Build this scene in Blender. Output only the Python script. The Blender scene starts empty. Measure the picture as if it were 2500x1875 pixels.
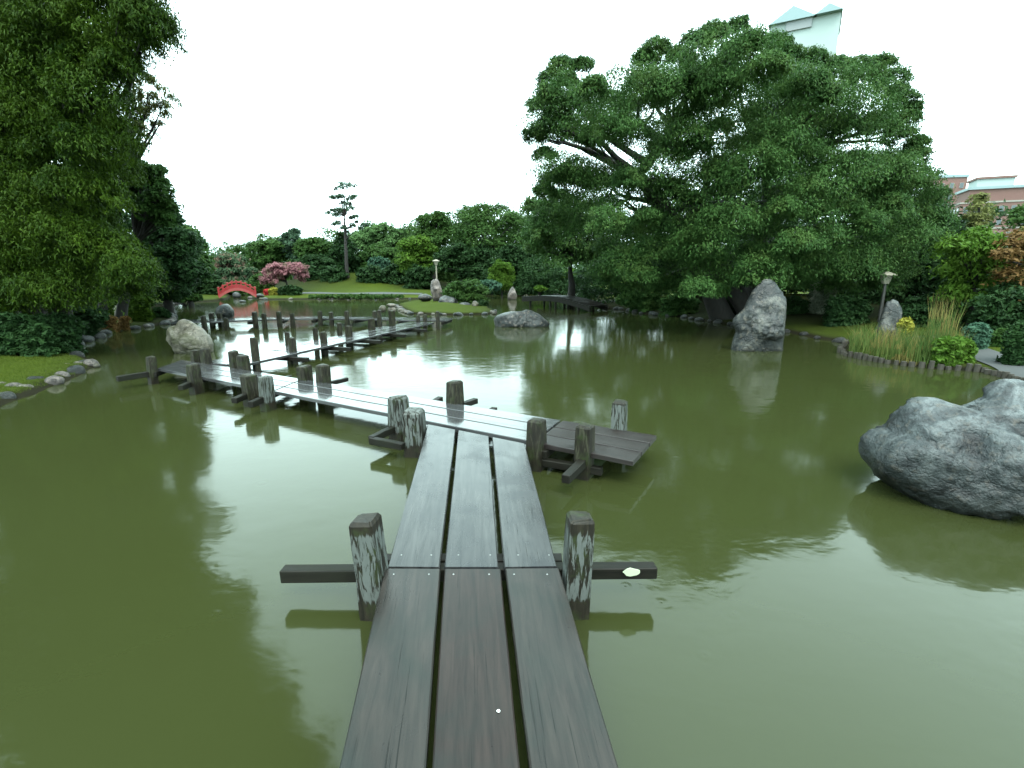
import bpy, bmesh, math, random
import numpy as np
from mathutils import Vector, Matrix, noise
random.seed(7); rng = np.random.default_rng(7)
SC = bpy.context.scene
COL = SC.collection
R = math.radians

# ------------------------------------------------------------------ camera
F = 1221.0; CX, CY, HOR = 1250.0, 937.5, 658.0
EYE = 1.85                       # eye above the water
PITCH = math.atan((CY - HOR) / F)
cam = bpy.data.cameras.new('camera'); cam_o = bpy.data.objects.new('camera', cam); COL.objects.link(cam_o)
cam.sensor_fit = 'HORIZONTAL'; cam.sensor_width = 36; cam.lens = 36 * F / 2500
cam.clip_start = 0.05; cam.clip_end = 3000
cam_o.location = (0, 0, EYE); cam_o.rotation_euler = (math.pi / 2 - PITCH, 0, 0)
SC.camera = cam_o

# ------------------------------------------------------------------ sky, sun, exposure
SUN_EL, SUN_ROT = R(58), R(200)
w = bpy.data.worlds.new('World'); SC.world = w; w.use_nodes = True
nt = w.node_tree; nt.nodes.clear()
sky = nt.nodes.new('ShaderNodeTexSky'); sky.sky_type = 'NISHITA'; sky.sun_disc = False
sky.sun_elevation = SUN_EL; sky.sun_rotation = SUN_ROT; sky.dust_density = 6; sky.air_density = 1.0
hs = nt.nodes.new('ShaderNodeHueSaturation'); hs.inputs['Saturation'].default_value = 0.12; hs.inputs['Value'].default_value = 1.0
mx = nt.nodes.new('ShaderNodeMix'); mx.data_type = 'RGBA'; mx.inputs[0].default_value = 0.8
mx.inputs[7].default_value = (8.2, 11.2, 11.1, 1)
bg = nt.nodes.new('ShaderNodeBackground'); bg.inputs['Strength'].default_value = 0.1
wo = nt.nodes.new('ShaderNodeOutputWorld')
nt.links.new(sky.outputs[0], hs.inputs['Color']); nt.links.new(hs.outputs[0], mx.inputs[6])
nt.links.new(mx.outputs[2], bg.inputs['Color']); nt.links.new(bg.outputs[0], wo.inputs[0])
sun = bpy.data.lights.new('sun', 'SUN'); sun.energy = 0.8; sun.angle = R(30); sun.color = (1, .97, .92)
sun_o = bpy.data.objects.new('sun', sun); COL.objects.link(sun_o)
sun_o.rotation_euler = (math.pi / 2 - SUN_EL, 0, R(20))
SC.view_settings.view_transform = 'Standard'; SC.view_settings.look = 'None'
SC.view_settings.gamma = 1; SC.view_settings.use_curve_mapping = False
SC.view_settings.exposure = 2.3
SC.render.engine = 'CYCLES'
SC.cycles.max_bounces = 6; SC.cycles.diffuse_bounces = 3; SC.cycles.glossy_bounces = 3
SC.cycles.transmission_bounces = 2; SC.cycles.transparent_max_bounces = 4
SC.cycles.use_adaptive_sampling = True; SC.cycles.use_denoising = True
SC.cycles.sample_clamp_indirect = 8

# ------------------------------------------------------------------ helpers: rays of the survey (photo measured in 2500x1875)
cp, sp = math.cos(PITCH), math.sin(PITCH)
def ray(x, y):
    u, v = (x - CX) / F, (y - CY) / F
    return Vector((u, cp - v * sp, -sp - v * cp))
def G(x, y, z=0.0):
    d = ray(x, y); t = (z - EYE) / d.z
    return Vector((d.x * t, d.y * t, z))
def Wp(x, y, D):
    d = ray(x, y); t = D / d.y
    return Vector((d.x * t, D, EYE + d.z * t))
def proj(p):
    q = Vector(p) - Vector((0, 0, EYE)); zc = q.y * cp - q.z * sp; yc = -q.y * sp - q.z * cp
    return CX + F * q.x / zc, CY + F * yc / zc
def mpp(D): return D / F / cp            # metres per photo pixel at distance D

def tag(o, label=None, cat=None, group=None, kind=None):
    if label: o['label'] = label
    if cat: o['category'] = cat
    if group: o['group'] = group
    if kind: o['kind'] = kind
    return o
def link(name, me, mat=None, parent=None, loc=None):
    o = bpy.data.objects.new(name, me); COL.objects.link(o)
    if mat and me is not None and len(me.materials) == 0: me.materials.append(mat)
    if parent: o.parent = parent
    if loc is not None: o.location = loc
    return o
def empty(name, loc=(0, 0, 0), rz=0):
    o = bpy.data.objects.new(name, None); COL.objects.link(o); o.location = loc; o.rotation_euler.z = rz
    o.empty_display_size = .2
    return o
def mesh_np(name, V, Fc, smooth=False):
    V = np.asarray(V, dtype=np.float32).reshape(-1, 3); Fc = np.asarray(Fc, dtype=np.int32)
    me = bpy.data.meshes.new(name); k = Fc.shape[1]
    me.vertices.add(len(V)); me.vertices.foreach_set('co', V.ravel())
    me.loops.add(Fc.size); me.loops.foreach_set('vertex_index', Fc.ravel())
    me.polygons.add(len(Fc)); me.polygons.foreach_set('loop_start', np.arange(0, Fc.size, k, dtype=np.int32))
    if smooth: me.polygons.foreach_set('use_smooth', np.ones(len(Fc), dtype=bool))
    me.update(calc_edges=True)
    return me

# ------------------------------------------------------------------ materials
LEAF = 1.25; ALB = .68                        # one reflectance scale for every surface
class NT:
    def __init__(s, name):
        s.m = bpy.data.materials.new(name); s.m.use_nodes = True; s.t = s.m.node_tree; s.n = s.t.nodes; s.n.clear()
        s.out = s.n.new('ShaderNodeOutputMaterial')
    def node(s, typ, **kw):
        n = s.n.new('ShaderNode' + typ)
        for k, v in kw.items():
            if k.startswith('i_'): n.inputs[k[2:].replace('_', ' ')].default_value = v
            else: setattr(n, k, v)
        return n
    def L(s, a, b): s.t.links.new(a, b)
    def coords(s, kind='Object', scale=(1, 1, 1), rnd=False):
        tc = s.node('TexCoord'); mp = s.node('Mapping'); mp.inputs['Scale'].default_value = scale
        src = tc.outputs[kind]
        if rnd:
            oi = s.node('ObjectInfo'); ad = s.node('VectorMath', operation='MULTIPLY_ADD')
            ad.inputs[1].default_value = (37, 17, 23)
            cx = s.node('CombineXYZ'); s.L(oi.outputs['Random'], cx.inputs[0]); s.L(oi.outputs['Random'], cx.inputs[1]); s.L(oi.outputs['Random'], cx.inputs[2])
            s.L(cx.outputs[0], ad.inputs[0]); s.L(src, ad.inputs[2]); src = ad.outputs[0]
        s.L(src, mp.inputs['Vector']); return mp.outputs[0]
    def noise(s, vec, scale, detail=5, rough=.6, dist=0):
        n = s.node('TexNoise'); n.inputs['Scale'].default_value = scale; n.inputs['Detail'].default_value = detail
        n.inputs['Roughness'].default_value = rough; n.inputs['Distortion'].default_value = dist
        s.L(vec, n.inputs['Vector']); return n.outputs['Fac']
    def ramp(s, fac, stops):
        r = s.node('ValToRGB'); e = r.color_ramp.elements
        while len(e) < len(stops): e.new(.5)
        for q, (p, c) in zip(e, stops): q.position = p; q.color = (*c, 1) if len(c) == 3 else c
        s.L(fac, r.inputs[0]); return r.outputs[0]
    def mix(s, fac, a, b, mode='MIX'):
        m = s.node('Mix', data_type='RGBA', blend_type=mode)
        for v, k in ((fac, 0), (a, 6), (b, 7)):
            if hasattr(v, 'links'): s.L(v, m.inputs[k])
            else: m.inputs[k].default_value = v if k == 0 else (*v, 1)
        return m.outputs[2]
    def math(s, op, a, b=None, c=None, clamp=False):
        m = s.node('Math', operation=op); m.use_clamp = clamp
        for k, v in enumerate((a, b, c)):
            if v is None: continue
            if hasattr(v, 'links'): s.L(v, m.inputs[k])
            else: m.inputs[k].default_value = v
        return m.outputs[0]
    def bump(s, h, strength=.5, dist=.01):
        b = s.node('Bump'); b.inputs['Strength'].default_value = strength; b.inputs['Distance'].default_value = dist
        s.L(h, b.inputs['Height']); return b.outputs[0]
    def pbr(s, col, rough=.6, normal=None, spec=.5, ior=1.5, coat=None, metal=0):
        if not hasattr(col, 'links'): col = tuple(k * ALB for k in col)
        else:
            vm = s.node('VectorMath', operation='SCALE'); vm.inputs['Scale'].default_value = ALB; s.L(col, vm.inputs[0]); col = vm.outputs[0]
        p = s.node('BsdfPrincipled'); p.inputs['IOR'].default_value = ior; p.inputs['Specular IOR Level'].default_value = spec
        p.inputs['Metallic'].default_value = metal
        for v, k in ((col, 'Base Color'), (rough, 'Roughness')):
            if hasattr(v, 'links'): s.L(v, p.inputs[k])
            else: p.inputs[k].default_value = (*v, 1) if k == 'Base Color' else v
        if coat: p.inputs['Coat Weight'].default_value = coat; p.inputs['Coat Roughness'].default_value = .12
        if normal: s.L(normal, p.inputs['Normal'])
        s.L(p.outputs[0], s.out.inputs[0]); return p

def flat(name, col, rough=.6, metal=0, var=.25, spec=.5):
    t = NT(name); v = t.coords('Object', rnd=True); n = t.noise(v, 9, 6)
    c = t.mix(t.math('MULTIPLY', n, var * 2), tuple(k * (1 + var * .6) for k in col), tuple(k * (1 - var) for k in col))
    t.pbr(c, rough, t.bump(n, .2, .01), metal=metal, spec=spec); return t.m

def leaf_mat(name, dark, light, alt=None, trans=.3, amt=.35):
    t = NT(name); g = t.node('NewGeometry'); v = t.coords('Object')
    n1 = t.noise(v, .9, 3); n2 = t.noise(v, 4.5, 2)
    f = t.math('ADD', t.math('MULTIPLY', g.outputs['Random Per Island'], .26), t.math('MULTIPLY_ADD', n1, .7, .02))
    f = t.math('ADD', f, t.math('MULTIPLY', t.math('SUBTRACT', n2, .5), .6), clamp=True)
    c = t.ramp(f, [(.22, dark), (.78, light)])
    if alt:
        n3 = t.noise(v, 1.7, 2); c = t.mix(t.math('MULTIPLY', t.math('GREATER_THAN', n3, .56), amt), c, alt)
    vm = t.node('VectorMath', operation='SCALE'); vm.inputs['Scale'].default_value = ALB * LEAF; t.L(c, vm.inputs[0]); c = vm.outputs[0]
    d = t.node('BsdfPrincipled'); t.L(c, d.inputs['Base Color']); d.inputs['Roughness'].default_value = .6
    d.inputs['Specular IOR Level'].default_value = .08
    tr = t.node('BsdfTranslucent'); t.L(c, tr.inputs[0]); m = t.node('MixShader'); m.inputs[0].default_value = trans
    t.L(d.outputs[0], m.inputs[1]); t.L(tr.outputs[0], m.inputs[2]); t.L(m.outputs[0], t.out.inputs[0]); return t.m

M = {}
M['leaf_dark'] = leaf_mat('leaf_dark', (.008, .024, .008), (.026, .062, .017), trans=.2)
M['leaf_cypress'] = leaf_mat('leaf_cypress', (.007, .024, .002), (.042, .078, .005), trans=.2)
M['leaf_oak'] = leaf_mat('leaf_oak', (.016, .050, .012), (.062, .128, .032), (.080, .130, .030))
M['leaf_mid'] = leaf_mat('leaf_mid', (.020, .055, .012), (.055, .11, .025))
M['leaf_light'] = leaf_mat('leaf_light', (.05, .11, .035), (.10, .18, .06))
M['leaf_bright'] = leaf_mat('leaf_bright', (.035, .085, .009), (.085, .16, .02))
M['leaf_yellow'] = leaf_mat('leaf_yellow', (.16, .17, .02), (.32, .30, .05))
M['leaf_olive'] = leaf_mat('leaf_olive', (.07, .09, .025), (.15, .16, .05))
M['leaf_rust'] = leaf_mat('leaf_rust', (.09, .06, .02), (.2, .11, .04), (.08, .13, .03), amt=.6)
M['leaf_blue'] = leaf_mat('leaf_blue', (.03, .08, .05), (.08, .16, .10))
M['leaf_pine'] = leaf_mat('leaf_pine', (.02, .05, .03), (.06, .11, .06))
M['blossom'] = leaf_mat('blossom', (.20, .085, .095), (.36, .17, .19), (.06, .10, .03), amt=.5)
M['leaf_pinkish'] = leaf_mat('leaf_pinkish', (.03, .07, .035), (.08, .12, .06), (.25, .11, .10), amt=.5)
M['flower_white'] = leaf_mat('flower_white', (.04, .07, .03), (.3, .33, .25), (.5, .5, .42), amt=.5)
M['flower_red'] = leaf_mat('flower_red', (.35, .03, .03), (.5, .06, .06))
M['grass_blade'] = leaf_mat('grass_blade', (.035, .058, .006), (.075, .105, .014))
M['reed'] = leaf_mat('reed', (.035, .085, .02), (.12, .15, .04), (.22, .17, .06), amt=.7)

t = NT('bark'); v = t.coords('Object', (1, 1, .3)); n = t.noise(v, 9, 6)
t.pbr(t.ramp(n, [(.3, (.004, .004, .003)), (.7, (.024, .020, .015))]), .85, t.bump(n, .7, .03)); M['bark'] = t.m

# murky pond water
t = NT('pond_water'); v = t.coords('Object')
n1 = t.noise(t.coords('Object', (1, 1.6, 1)), 2.3, 3, .5, .4); n2 = t.noise(v, 9, 2, .5)
n3 = t.noise(v, .35, 2)                                        # breeze patches
patch = t.ramp(n3, [(.42, (.25,) * 3), (.62, (1,) * 3)])
h = t.math('ADD', n1, t.math('MULTIPLY', n2, .26)); h = t.math('MULTIPLY', h, patch)
# rings where the last rain drops fell
g = t.node('NewGeometry'); hh = h
for (px, py, rr) in ((1527, 1430, .11), (1615, 1470, .08), (1300, 1480, .05), (640, 1180, .1), (1790, 1500, .09), (1720, 1600, .07), (520, 1500, .10)):
    c = G(px, py); d = t.node('VectorMath', operation='DISTANCE'); t.L(g.outputs['Position'], d.inputs[0]); d.inputs[1].default_value = c
    wv = t.math('SINE', t.math('MULTIPLY', d.outputs['Value'], 95)); fall = t.math('SUBTRACT', 1, t.math('DIVIDE', d.outputs['Value'], rr), clamp=True)
    hh = t.math('ADD', hh, t.math('MULTIPLY', t.math('MULTIPLY', wv, fall), .09))
col = t.mix(t.noise(v, .5, 3), (.028, .034, .010), (.032, .039, .013))
t.pbr(col, .085, t.bump(hh, .5, .010), ior=1.34, spec=.5); M['water'] = t.m

t = NT('ground'); v = t.coords('Object')
n1 = t.noise(v, .25, 4); n2 = t.noise(v, 6, 5); n3 = t.noise(v, 60, 3)
c = t.ramp(n1, [(.3, (.034, .052, .005)), (.6, (.060, .086, .007)), (.8, (.074, .088, .012))])
c = t.mix(t.math('MULTIPLY', n2, .5), c, (.030, .050, .010)); c = t.mix(t.math('MULTIPLY', n3, .4), c, (.075, .10, .012))
at = t.node('Attribute', attribute_name='soil_shade'); c = t.mix(t.math('MULTIPLY_ADD', n2, .5, t.math('SUBTRACT', at.outputs['Fac'], .25), clamp=True), c, (.016, .020, .009))
c = t.mix(t.math('MULTIPLY', at.outputs['Fac'], .5), c, (.018, .022, .01))  # litter tint that also paints in the shade below the trees
# below the water line the bank is wet mud
sx = t.node('SeparateXYZ'); g = t.node('NewGeometry'); t.L(g.outputs['Position'], sx.inputs[0])
mud = t.math('MULTIPLY_ADD', sx.outputs[2], -14, 1.6, clamp=True)
c = t.mix(mud, c, (.02, .019, .011))
t.pbr(c, .9, t.bump(n3, .8, .03), spec=.04); M['ground'] = t.m

# weathered, rain soaked planks (local x runs along the plank)
def wood(name, a, b, streak, r0, r1, spec=.3):
    t = NT(name); v = t.coords('Object', (1.1, 14, 14), rnd=True); v2 = t.coords('Object', (1, 1, 1), rnd=True)
    grain = t.noise(v, 2.2, 8, .65, .6); fine = t.noise(t.coords('Object', (3, 90, 90), rnd=True), 2, 3)
    big = t.noise(v2, 2.6, 5, .6, .5)
    c = t.ramp(grain, [(.3, a), (.7, b)])
    c = t.mix(t.math('MULTIPLY', t.ramp(big, [(.45, (0,) * 3), (.7, (1,) * 3)]), .55), c, streak)
    crack = t.ramp(t.noise(t.coords('Object', (.8, 38, 38), rnd=True), 1.4, 4, .7), [(.33, (0,) * 3), (.38, (1,) * 3)])
    c = t.mix(crack, (.006, .006, .005), c)
    rough = t.math('MULTIPLY_ADD', t.ramp(big, [(.35, (0,) * 3), (.7, (1,) * 3)]), r1 - r0, r0)
    rough = t.math('ADD', rough, t.math('MULTIPLY', t.math('SUBTRACT', grain, .5), .14), clamp=True)
    hgt = t.math('ADD', t.math('MULTIPLY', grain, .5), t.math('MULTIPLY', crack, .5)); hgt = t.math('ADD', hgt, t.math('MULTIPLY', fine, .14))
    t.pbr(c, rough, t.bump(hgt, .2, .003), spec=spec); return t.m
M['plank'] = wood('wet_plank', (.012, .0095, .0085), (.034, .024, .021), (.014, .022, .020), .28, .46, .16)
M['plank_dark_reflection'] = wood('dark_reflection_plank', (.016, .013, .012), (.034, .027, .025), (.022, .019, .017), .3, .5)  # darker plank copy: mirroring trees instead of sky is put into its colour
M['plank_wet'] = wood('soaked_plank', (.016, .017, .018), (.056, .056, .055), (.026, .029, .034), .10, .36, .25)
M['plank_soaked'] = wood('rain_covered_plank', (.030, .032, .034), (.07, .07, .07), (.045, .05, .055), .05, .17, .6)
M['plank_grey'] = wood('grey_green_plank', (.013, .013, .012), (.038, .032, .028), (.017, .025, .022), .26, .44, .2)
M['beam'] = wood('dark_beam', (.004, .004, .003), (.017, .015, .011), (.014, .018, .009), .5, .75, .15)

# posts: peeling whitish paint, black rot at the head and foot, moss
def post_mat(name, paint, amount):
    t = NT(name); v = t.coords('Object', (22, 22, 3.2), rnd=True); v2 = t.coords('Object', (1, 1, 1), rnd=True)
    grain = t.noise(v, 1.6, 7, .65, .8); big = t.noise(v2, 9, 4)
    c = t.ramp(grain, [(.3, (.005, .005, .0035)), (.75, (.034, .028, .018))])
    c = t.mix(t.ramp(big, [(.5, (0,) * 3), (.68, (.8,) * 3)]), c, (.028, .040, .012))
    sx = t.node('SeparateXYZ'); t.L(t.coords('Object'), sx.inputs[0]); z = sx.outputs[2]
    topm = t.math('MULTIPLY_ADD', z, -16, 4.9); botm = t.math('MULTIPLY_ADD', z, 14, 2.6)   # z counted from the deck level
    band = t.math('MINIMUM', t.math('MINIMUM', topm, botm), 1.0)
    pat = t.math('ADD', t.math('MULTIPLY', grain, 1.1), t.math('MULTIPLY', t.math('SUBTRACT', band, 1), .3))
    m = t.ramp(t.math('ADD', pat, amount), [(.5, (0,) * 3), (.56, (1,) * 3)])
    c = t.mix(m, c, t.mix(big, paint, tuple(k * .7 for k in paint)))
    t.pbr(c, .55, t.bump(t.math('ADD', grain, t.math('MULTIPLY', m, .4)), .6, .006), spec=.2); return t.m
M['post_painted'] = post_mat('peeling_post', (.12, .135, .125), .0)
M['post'] = post_mat('weathered_post', (.055, .055, .034), -.08)
M['post_end'] = flat('post_end', (.05, .05, .03), .6)
M['screw'] = flat('screw_metal', (.3, .3, .29), .3, 1)

def rock_mat(name, cols, moss=None, wet=.35, vein=(.3, .25, .2), scale=1.0, cracks=.3, tide_shade_h=.05):
    t = NT(name); v = t.coords('Object', rnd=True)
    n1 = t.noise(v, 2.2 * scale, 8, .62, .8); n2 = t.noise(v, 9 * scale, 6, .6); n3 = t.noise(v, 30 * scale, 4)
    c = t.ramp(n1, [(.36, cols[0]), (.5, cols[1]), (.66, cols[2])])
    cr = t.node('TexVoronoi', feature='DISTANCE_TO_EDGE'); cr.inputs['Scale'].default_value = 3.2 * scale
    wv_ = t.node('VectorMath', operation='ADD'); nz = t.node('TexNoise'); nz.inputs['Scale'].default_value = 4 * scale; nz.inputs['Detail'].default_value = 5; t.L(v, nz.inputs['Vector'])
    sc_ = t.node('VectorMath', operation='SCALE'); sc_.inputs['Scale'].default_value = .35 / scale; t.L(nz.outputs['Color'], sc_.inputs[0]); t.L(v, wv_.inputs[0]); t.L(sc_.outputs[0], wv_.inputs[1]); t.L(wv_.outputs[0], cr.inputs['Vector'])
    crack = t.ramp(cr.outputs['Distance'], [(0, (0,) * 3), (.045, (1,) * 3)])
    c = t.mix(t.math('MULTIPLY', t.ramp(n2, [(.55, (0,) * 3), (.68, (1,) * 3)]), .6), c, vein)
    c = t.mix(t.math('MULTIPLY', t.ramp(n3, [(.3, (1,) * 3), (.5, (0,) * 3)]), .7), c, tuple(k * .35 for k in cols[0]))
    c = t.mix(t.math('MULTIPLY', t.math('SUBTRACT', 1, crack), cracks), c, tuple(k * .5 for k in cols[0]))
    if moss: c = t.mix(t.math('MULTIPLY', t.ramp(t.noise(v, 3.5 * scale, 5), [(.5, (0,) * 3), (.6, (1,) * 3)]), .7), c, moss)
    # dark tide mark at the water; on the boulder also painted-in underside shade
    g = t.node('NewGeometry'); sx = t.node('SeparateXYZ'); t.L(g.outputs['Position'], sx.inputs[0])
    tide = t.math('MULTIPLY', t.math('SUBTRACT', tide_shade_h, t.math('ADD', sx.outputs[2], t.math('MULTIPLY', t.math('SUBTRACT', n1, .5), -tide_shade_h * 3))), .8 / tide_shade_h, clamp=True)
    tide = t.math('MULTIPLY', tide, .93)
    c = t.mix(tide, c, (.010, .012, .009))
    hgt = t.math('ADD', n2, t.math('MULTIPLY', n3, .35)); hgt = t.math('ADD', hgt, t.math('MULTIPLY', crack, cracks)); t.pbr(c, wet, t.bump(hgt, .9, .03), spec=.3); return t.m
M['rock_grey'] = rock_mat('boulder_stone', ((.004, .005, .006), (.040, .048, .051), (.16, .18, .183)), vein=(.10, .085, .068), wet=.33, scale=1.6, cracks=.12, tide_shade_h=.62)
M['rock_tall'] = rock_mat('pillar_stone', ((.008, .010, .010), (.036, .040, .039), (.13, .13, .115)), vein=(.17, .15, .12), wet=.45)
M['rock_pale'] = rock_mat('pale_stone', ((.05, .046, .03), (.14, .13, .10), (.26, .24, .205)), moss=(.06, .062, .028), vein=(.28, .245, .20), wet=.5)
M['rock_dark'] = rock_mat('dark_stone', ((.008, .010, .010), (.026, .031, .030), (.085, .095, .092)), wet=.4)
M['rock_warm'] = rock_mat('warm_stone', ((.04, .036, .034), (.13, .115, .105), (.26, .22, .195)), wet=.5)
M['red'] = flat('red_lacquer', (.30, .012, .014), .4, var=.15)
M['red_pale'] = flat('faded_red', (.34, .06, .055), .5, var=.15)
M['path'] = flat('path_gravel', (.085, .09, .09), .9, spec=.05)
M['metal_dark'] = flat('dark_metal', (.05, .05, .045), .5)
M['lamp_glass'] = flat('lamp_glass', (.35, .33, .26), .3)
M['granite'] = flat('granite', (.28, .26, .2), .8)
M['stake'] = flat('stake_wood', (.035, .03, .02), .8)

# ------------------------------------------------------------------ shape builders
def box_bm(bm, c, s, rot=None):
    m = Matrix.Translation(c) @ (rot.to_4x4() if rot else Matrix()) @ Matrix.Diagonal((*s, 1))
    return bmesh.ops.create_cube(bm, size=1, matrix=m)['verts']
def bm_mesh(bm, name, bevel=0, seg=1, smooth=False):
    if bevel: bmesh.ops.bevel(bm, geom=bm.edges[:], offset=bevel, segments=seg, affect='EDGES', profile=.6)
    bmesh.ops.recalc_face_normals(bm, faces=bm.faces[:])
    me = bpy.data.meshes.new(name); bm.to_mesh(me); bm.free()
    if smooth:
        for p in me.polygons: p.use_smooth = True
    return me
class Tubes:
    def __init__(s): s.V = []; s.Q = []; s.n = 0
    def add(s, pts, rad, seg=7):
        pts = [Vector(p) for p in pts]; k = len(pts); base = s.n
        for i, p in enumerate(pts):
            d = (pts[min(i + 1, k - 1)] - pts[max(i - 1, 0)]).normalized()
            a = d.cross(Vector((0, 1, 0)) if abs(d.y) < .9 else Vector((1, 0, 0))).normalized(); b = d.cross(a)
            for j in range(seg):
                q = 2 * math.pi * j / seg; s.V.append(p + (a * math.cos(q) + b * math.sin(q)) * rad[i])
        for i in range(k - 1):
            for j in range(seg):
                j2 = (j + 1) % seg; s.Q.append((base + i * seg + j, base + i * seg + j2, base + (i + 1) * seg + j2, base + (i + 1) * seg + j))
        s.n += k * seg
    def mesh(s, name): return mesh_np(name, [tuple(v) for v in s.V], s.Q, True)
def curve(a, b, sag, n=7, wob=0):
    a, b = Vector(a), Vector(b); out = []; off = Vector((random.uniform(-1, 1), random.uniform(-1, 1), random.uniform(-1, 1))) * wob * (b - a).length
    for i in range(n):
        u = i / (n - 1); out.append(a.lerp(b, u) + (Vector((0, 0, sag)) + off) * math.sin(u * math.pi) + Vector((random.uniform(-1, 1), random.uniform(-1, 1), random.uniform(-1, 1))) * wob * .15 * (b - a).length * (0 < i < n - 1))
    return out

def leaves(clumps, size, per_tuft=22, tuft_r=.3, tufts=22, droop=0.0, aspect=.5, flat_=.75, up=.5, leafvar=.4, seed=0, shell=.55):
    """clumps: (x,y,z,r). Tufts fill each clump, leaves fill each tuft."""
    g = np.random.default_rng(seed + 11); C = np.asarray(clumps, dtype=float); nt_ = max(3, int(tufts)); nc = len(C)
    d = g.normal(size=(nc, nt_, 3)); d /= np.linalg.norm(d, axis=2, keepdims=True)
    d[..., 2] = np.where(d[..., 2] < -.35, -d[..., 2], d[..., 2])
    rad = C[:, 3][:, None, None] * (shell + (1.05 - shell) * g.random((nc, nt_, 1)) ** .7)
    tc = (C[:, None, :3] + d * rad * np.array([1, 1, flat_])).reshape(-1, 1, 3)
    lr = (tuft_r * C[:, 3][:, None] * g.uniform(.6, 1.35, (nc, nt_))).reshape(-1, 1, 1); d = d.reshape(-1, 1, 3)
    q = g.normal(size=(nc * nt_, per_tuft, 3)) * .55; ln = np.linalg.norm(q, axis=2, keepdims=True); q *= np.minimum(1, 1.15 / ln)
    q[..., 2] *= .6; rr = (q[..., 0] ** 2 + q[..., 1] ** 2); q[..., 2] -= droop * rr
    P = (tc + q * lr).reshape(-1, 3); N = g.normal(size=q.shape) * .55 + d * .55 + q * .25; N[..., 2] += up; N = N.reshape(-1, 3)
    N /= np.linalg.norm(N, axis=1)[:, None] + 1e-9
    n = len(P); A = np.cross(N, g.normal(size=(n, 3)))
    if droop > .2: A = np.cross(N, np.cross(N, np.array([0, 0, 1.0]) + g.normal(size=(n, 3)) * .45))
    A /= np.linalg.norm(A, axis=1)[:, None] + 1e-9; B = np.cross(N, A)
    s = size * g.uniform(1 - leafvar, 1 + leafvar, n)[:, None]
    s = s * 1.12; V = np.stack([P - A * s + B * s * aspect * .7, P + A * s, P - A * s * .7 - B * s * aspect * 1.1], axis=1).reshape(-1, 3)
    return V, np.arange(3 * n).reshape(-1, 3)

def inside(poly, x, y):
    c = False; n = len(poly)
    for i in range(n):
        x1, y1 = poly[i]; x2, y2 = poly[(i + 1) % n]
        if (y1 > y) != (y2 > y) and x < (x2 - x1) * (y - y1) / (y2 - y1) + x1: c = not c
    return c
def poly_clumps(poly, D, r, thick, layers=2, gaps=(), pack=.85, inset=.55, seed=1, bulge=0):
    rd = random.Random(seed); xs = [p[0] for p in poly]; ys = [p[1] for p in poly]; out = []; cx = sum(xs) / len(xs); hw = (max(xs) - min(xs)) / 2
    for L in range(layers):
        pts = []; fails = 0
        while fails < 400 and len(pts) < 400:
            x, y = rd.uniform(min(xs), max(xs)), rd.uniform(min(ys), max(ys)); rr = r * rd.uniform(.65, 1.25)
            ok = all(inside(poly, x + dx * rr * inset, y + dy * rr * inset) for dx, dy in ((0, 0), (1, 0), (-1, 0), (0, 1), (0, -1)))
            ok = ok and not any(inside(gp, x, y) for gp in gaps)
            ok = ok and all((x - a) ** 2 + (y - b) ** 2 > ((rr + c) * .5 * pack) ** 2 * 1.6 for a, b, c in pts)
            if not ok: fails += 1; continue
            pts.append((x, y, rr))
        for x, y, rr in pts:
            e = math.sqrt(max(0.05, 1 - ((x - cx) / (hw * 1.05)) ** 2))
            off = thick * e * ((-1 + 2 * (L + rd.random()) / layers)) - bulge * e
            p = Wp(x, y, D + off); out.append((p.x, p.y, p.z, rr * mpp(D)))
    return out
def ell(cx, cy, rx, ry, n=14):
    return [(cx + rx * math.cos(2 * math.pi * i / n) * (1 + .12 * math.sin(i * 2.7 + cx)), cy + ry * math.sin(2 * math.pi * i / n) * (1 + .10 * math.cos(i * 3.1 + cy))) for i in range(n)]

# ------------------------------------------------------------------ pond outline and terrain
shore = [(-500, 1250), (-250, 1080), (0, 994), (95, 958), (190, 920), (232, 896), (238, 886), (209, 872), (190, 850), (203, 835), (234, 820), (285, 810), (373, 797), (421, 786),
         (418, 765), (408, 748), (440, 739), (535, 735), (560, 728), (565, 718), (610, 718), (612, 728), (640, 732), (757, 731), (900, 730), (1040, 730), (1150, 722), (1190, 714), (1240, 712),
         (1262, 722), (1300, 725), (1340, 722), (1367, 719), (1400, 712), (1440, 712), (1455, 722), (1470, 752), (1500, 754), (1575, 767), (1657, 773), (1738, 787), (1830, 800), (1916, 811), (1987, 825), (2065, 838),
         (2050, 860), (2069, 870), (2157, 887), (2259, 899), (2394, 908), (2500, 937), (2650, 985), (2850, 1060), (3150, 1200)]
SH = [tuple(G(x, y))[:2] for x, y in shore] + [(9, -8), (-10, -8)]
isl = [(965, 746), (985, 760), (1004, 767), (1099, 770), (1150, 769), (1200, 768), (1212, 760), (1190, 747), (1120, 737), (1060, 734), (1000, 737)]
IS = [tuple(G(x, y))[:2] for x, y in isl]
def sdf(P, X, Y):
    P = np.array(P); d = np.full(X.shape, 1e9); ins = np.zeros(X.shape, bool)
    for i in range(len(P)):
        a = P[i]; b = P[(i + 1) % len(P)]; e = b - a; wx, wy = X - a[0], Y - a[1]
        tt = np.clip((wx * e[0] + wy * e[1]) / (e @ e + 1e-12), 0, 1)
        d = np.minimum(d, np.hypot(wx - e[0] * tt, wy - e[1] * tt))
        c = ((a[1] > Y) != (b[1] > Y)) & (X < e[0] * (Y - a[1]) / (e[1] + 1e-12) + a[0]); ins ^= c
    return np.where(ins, -d, d)
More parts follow.
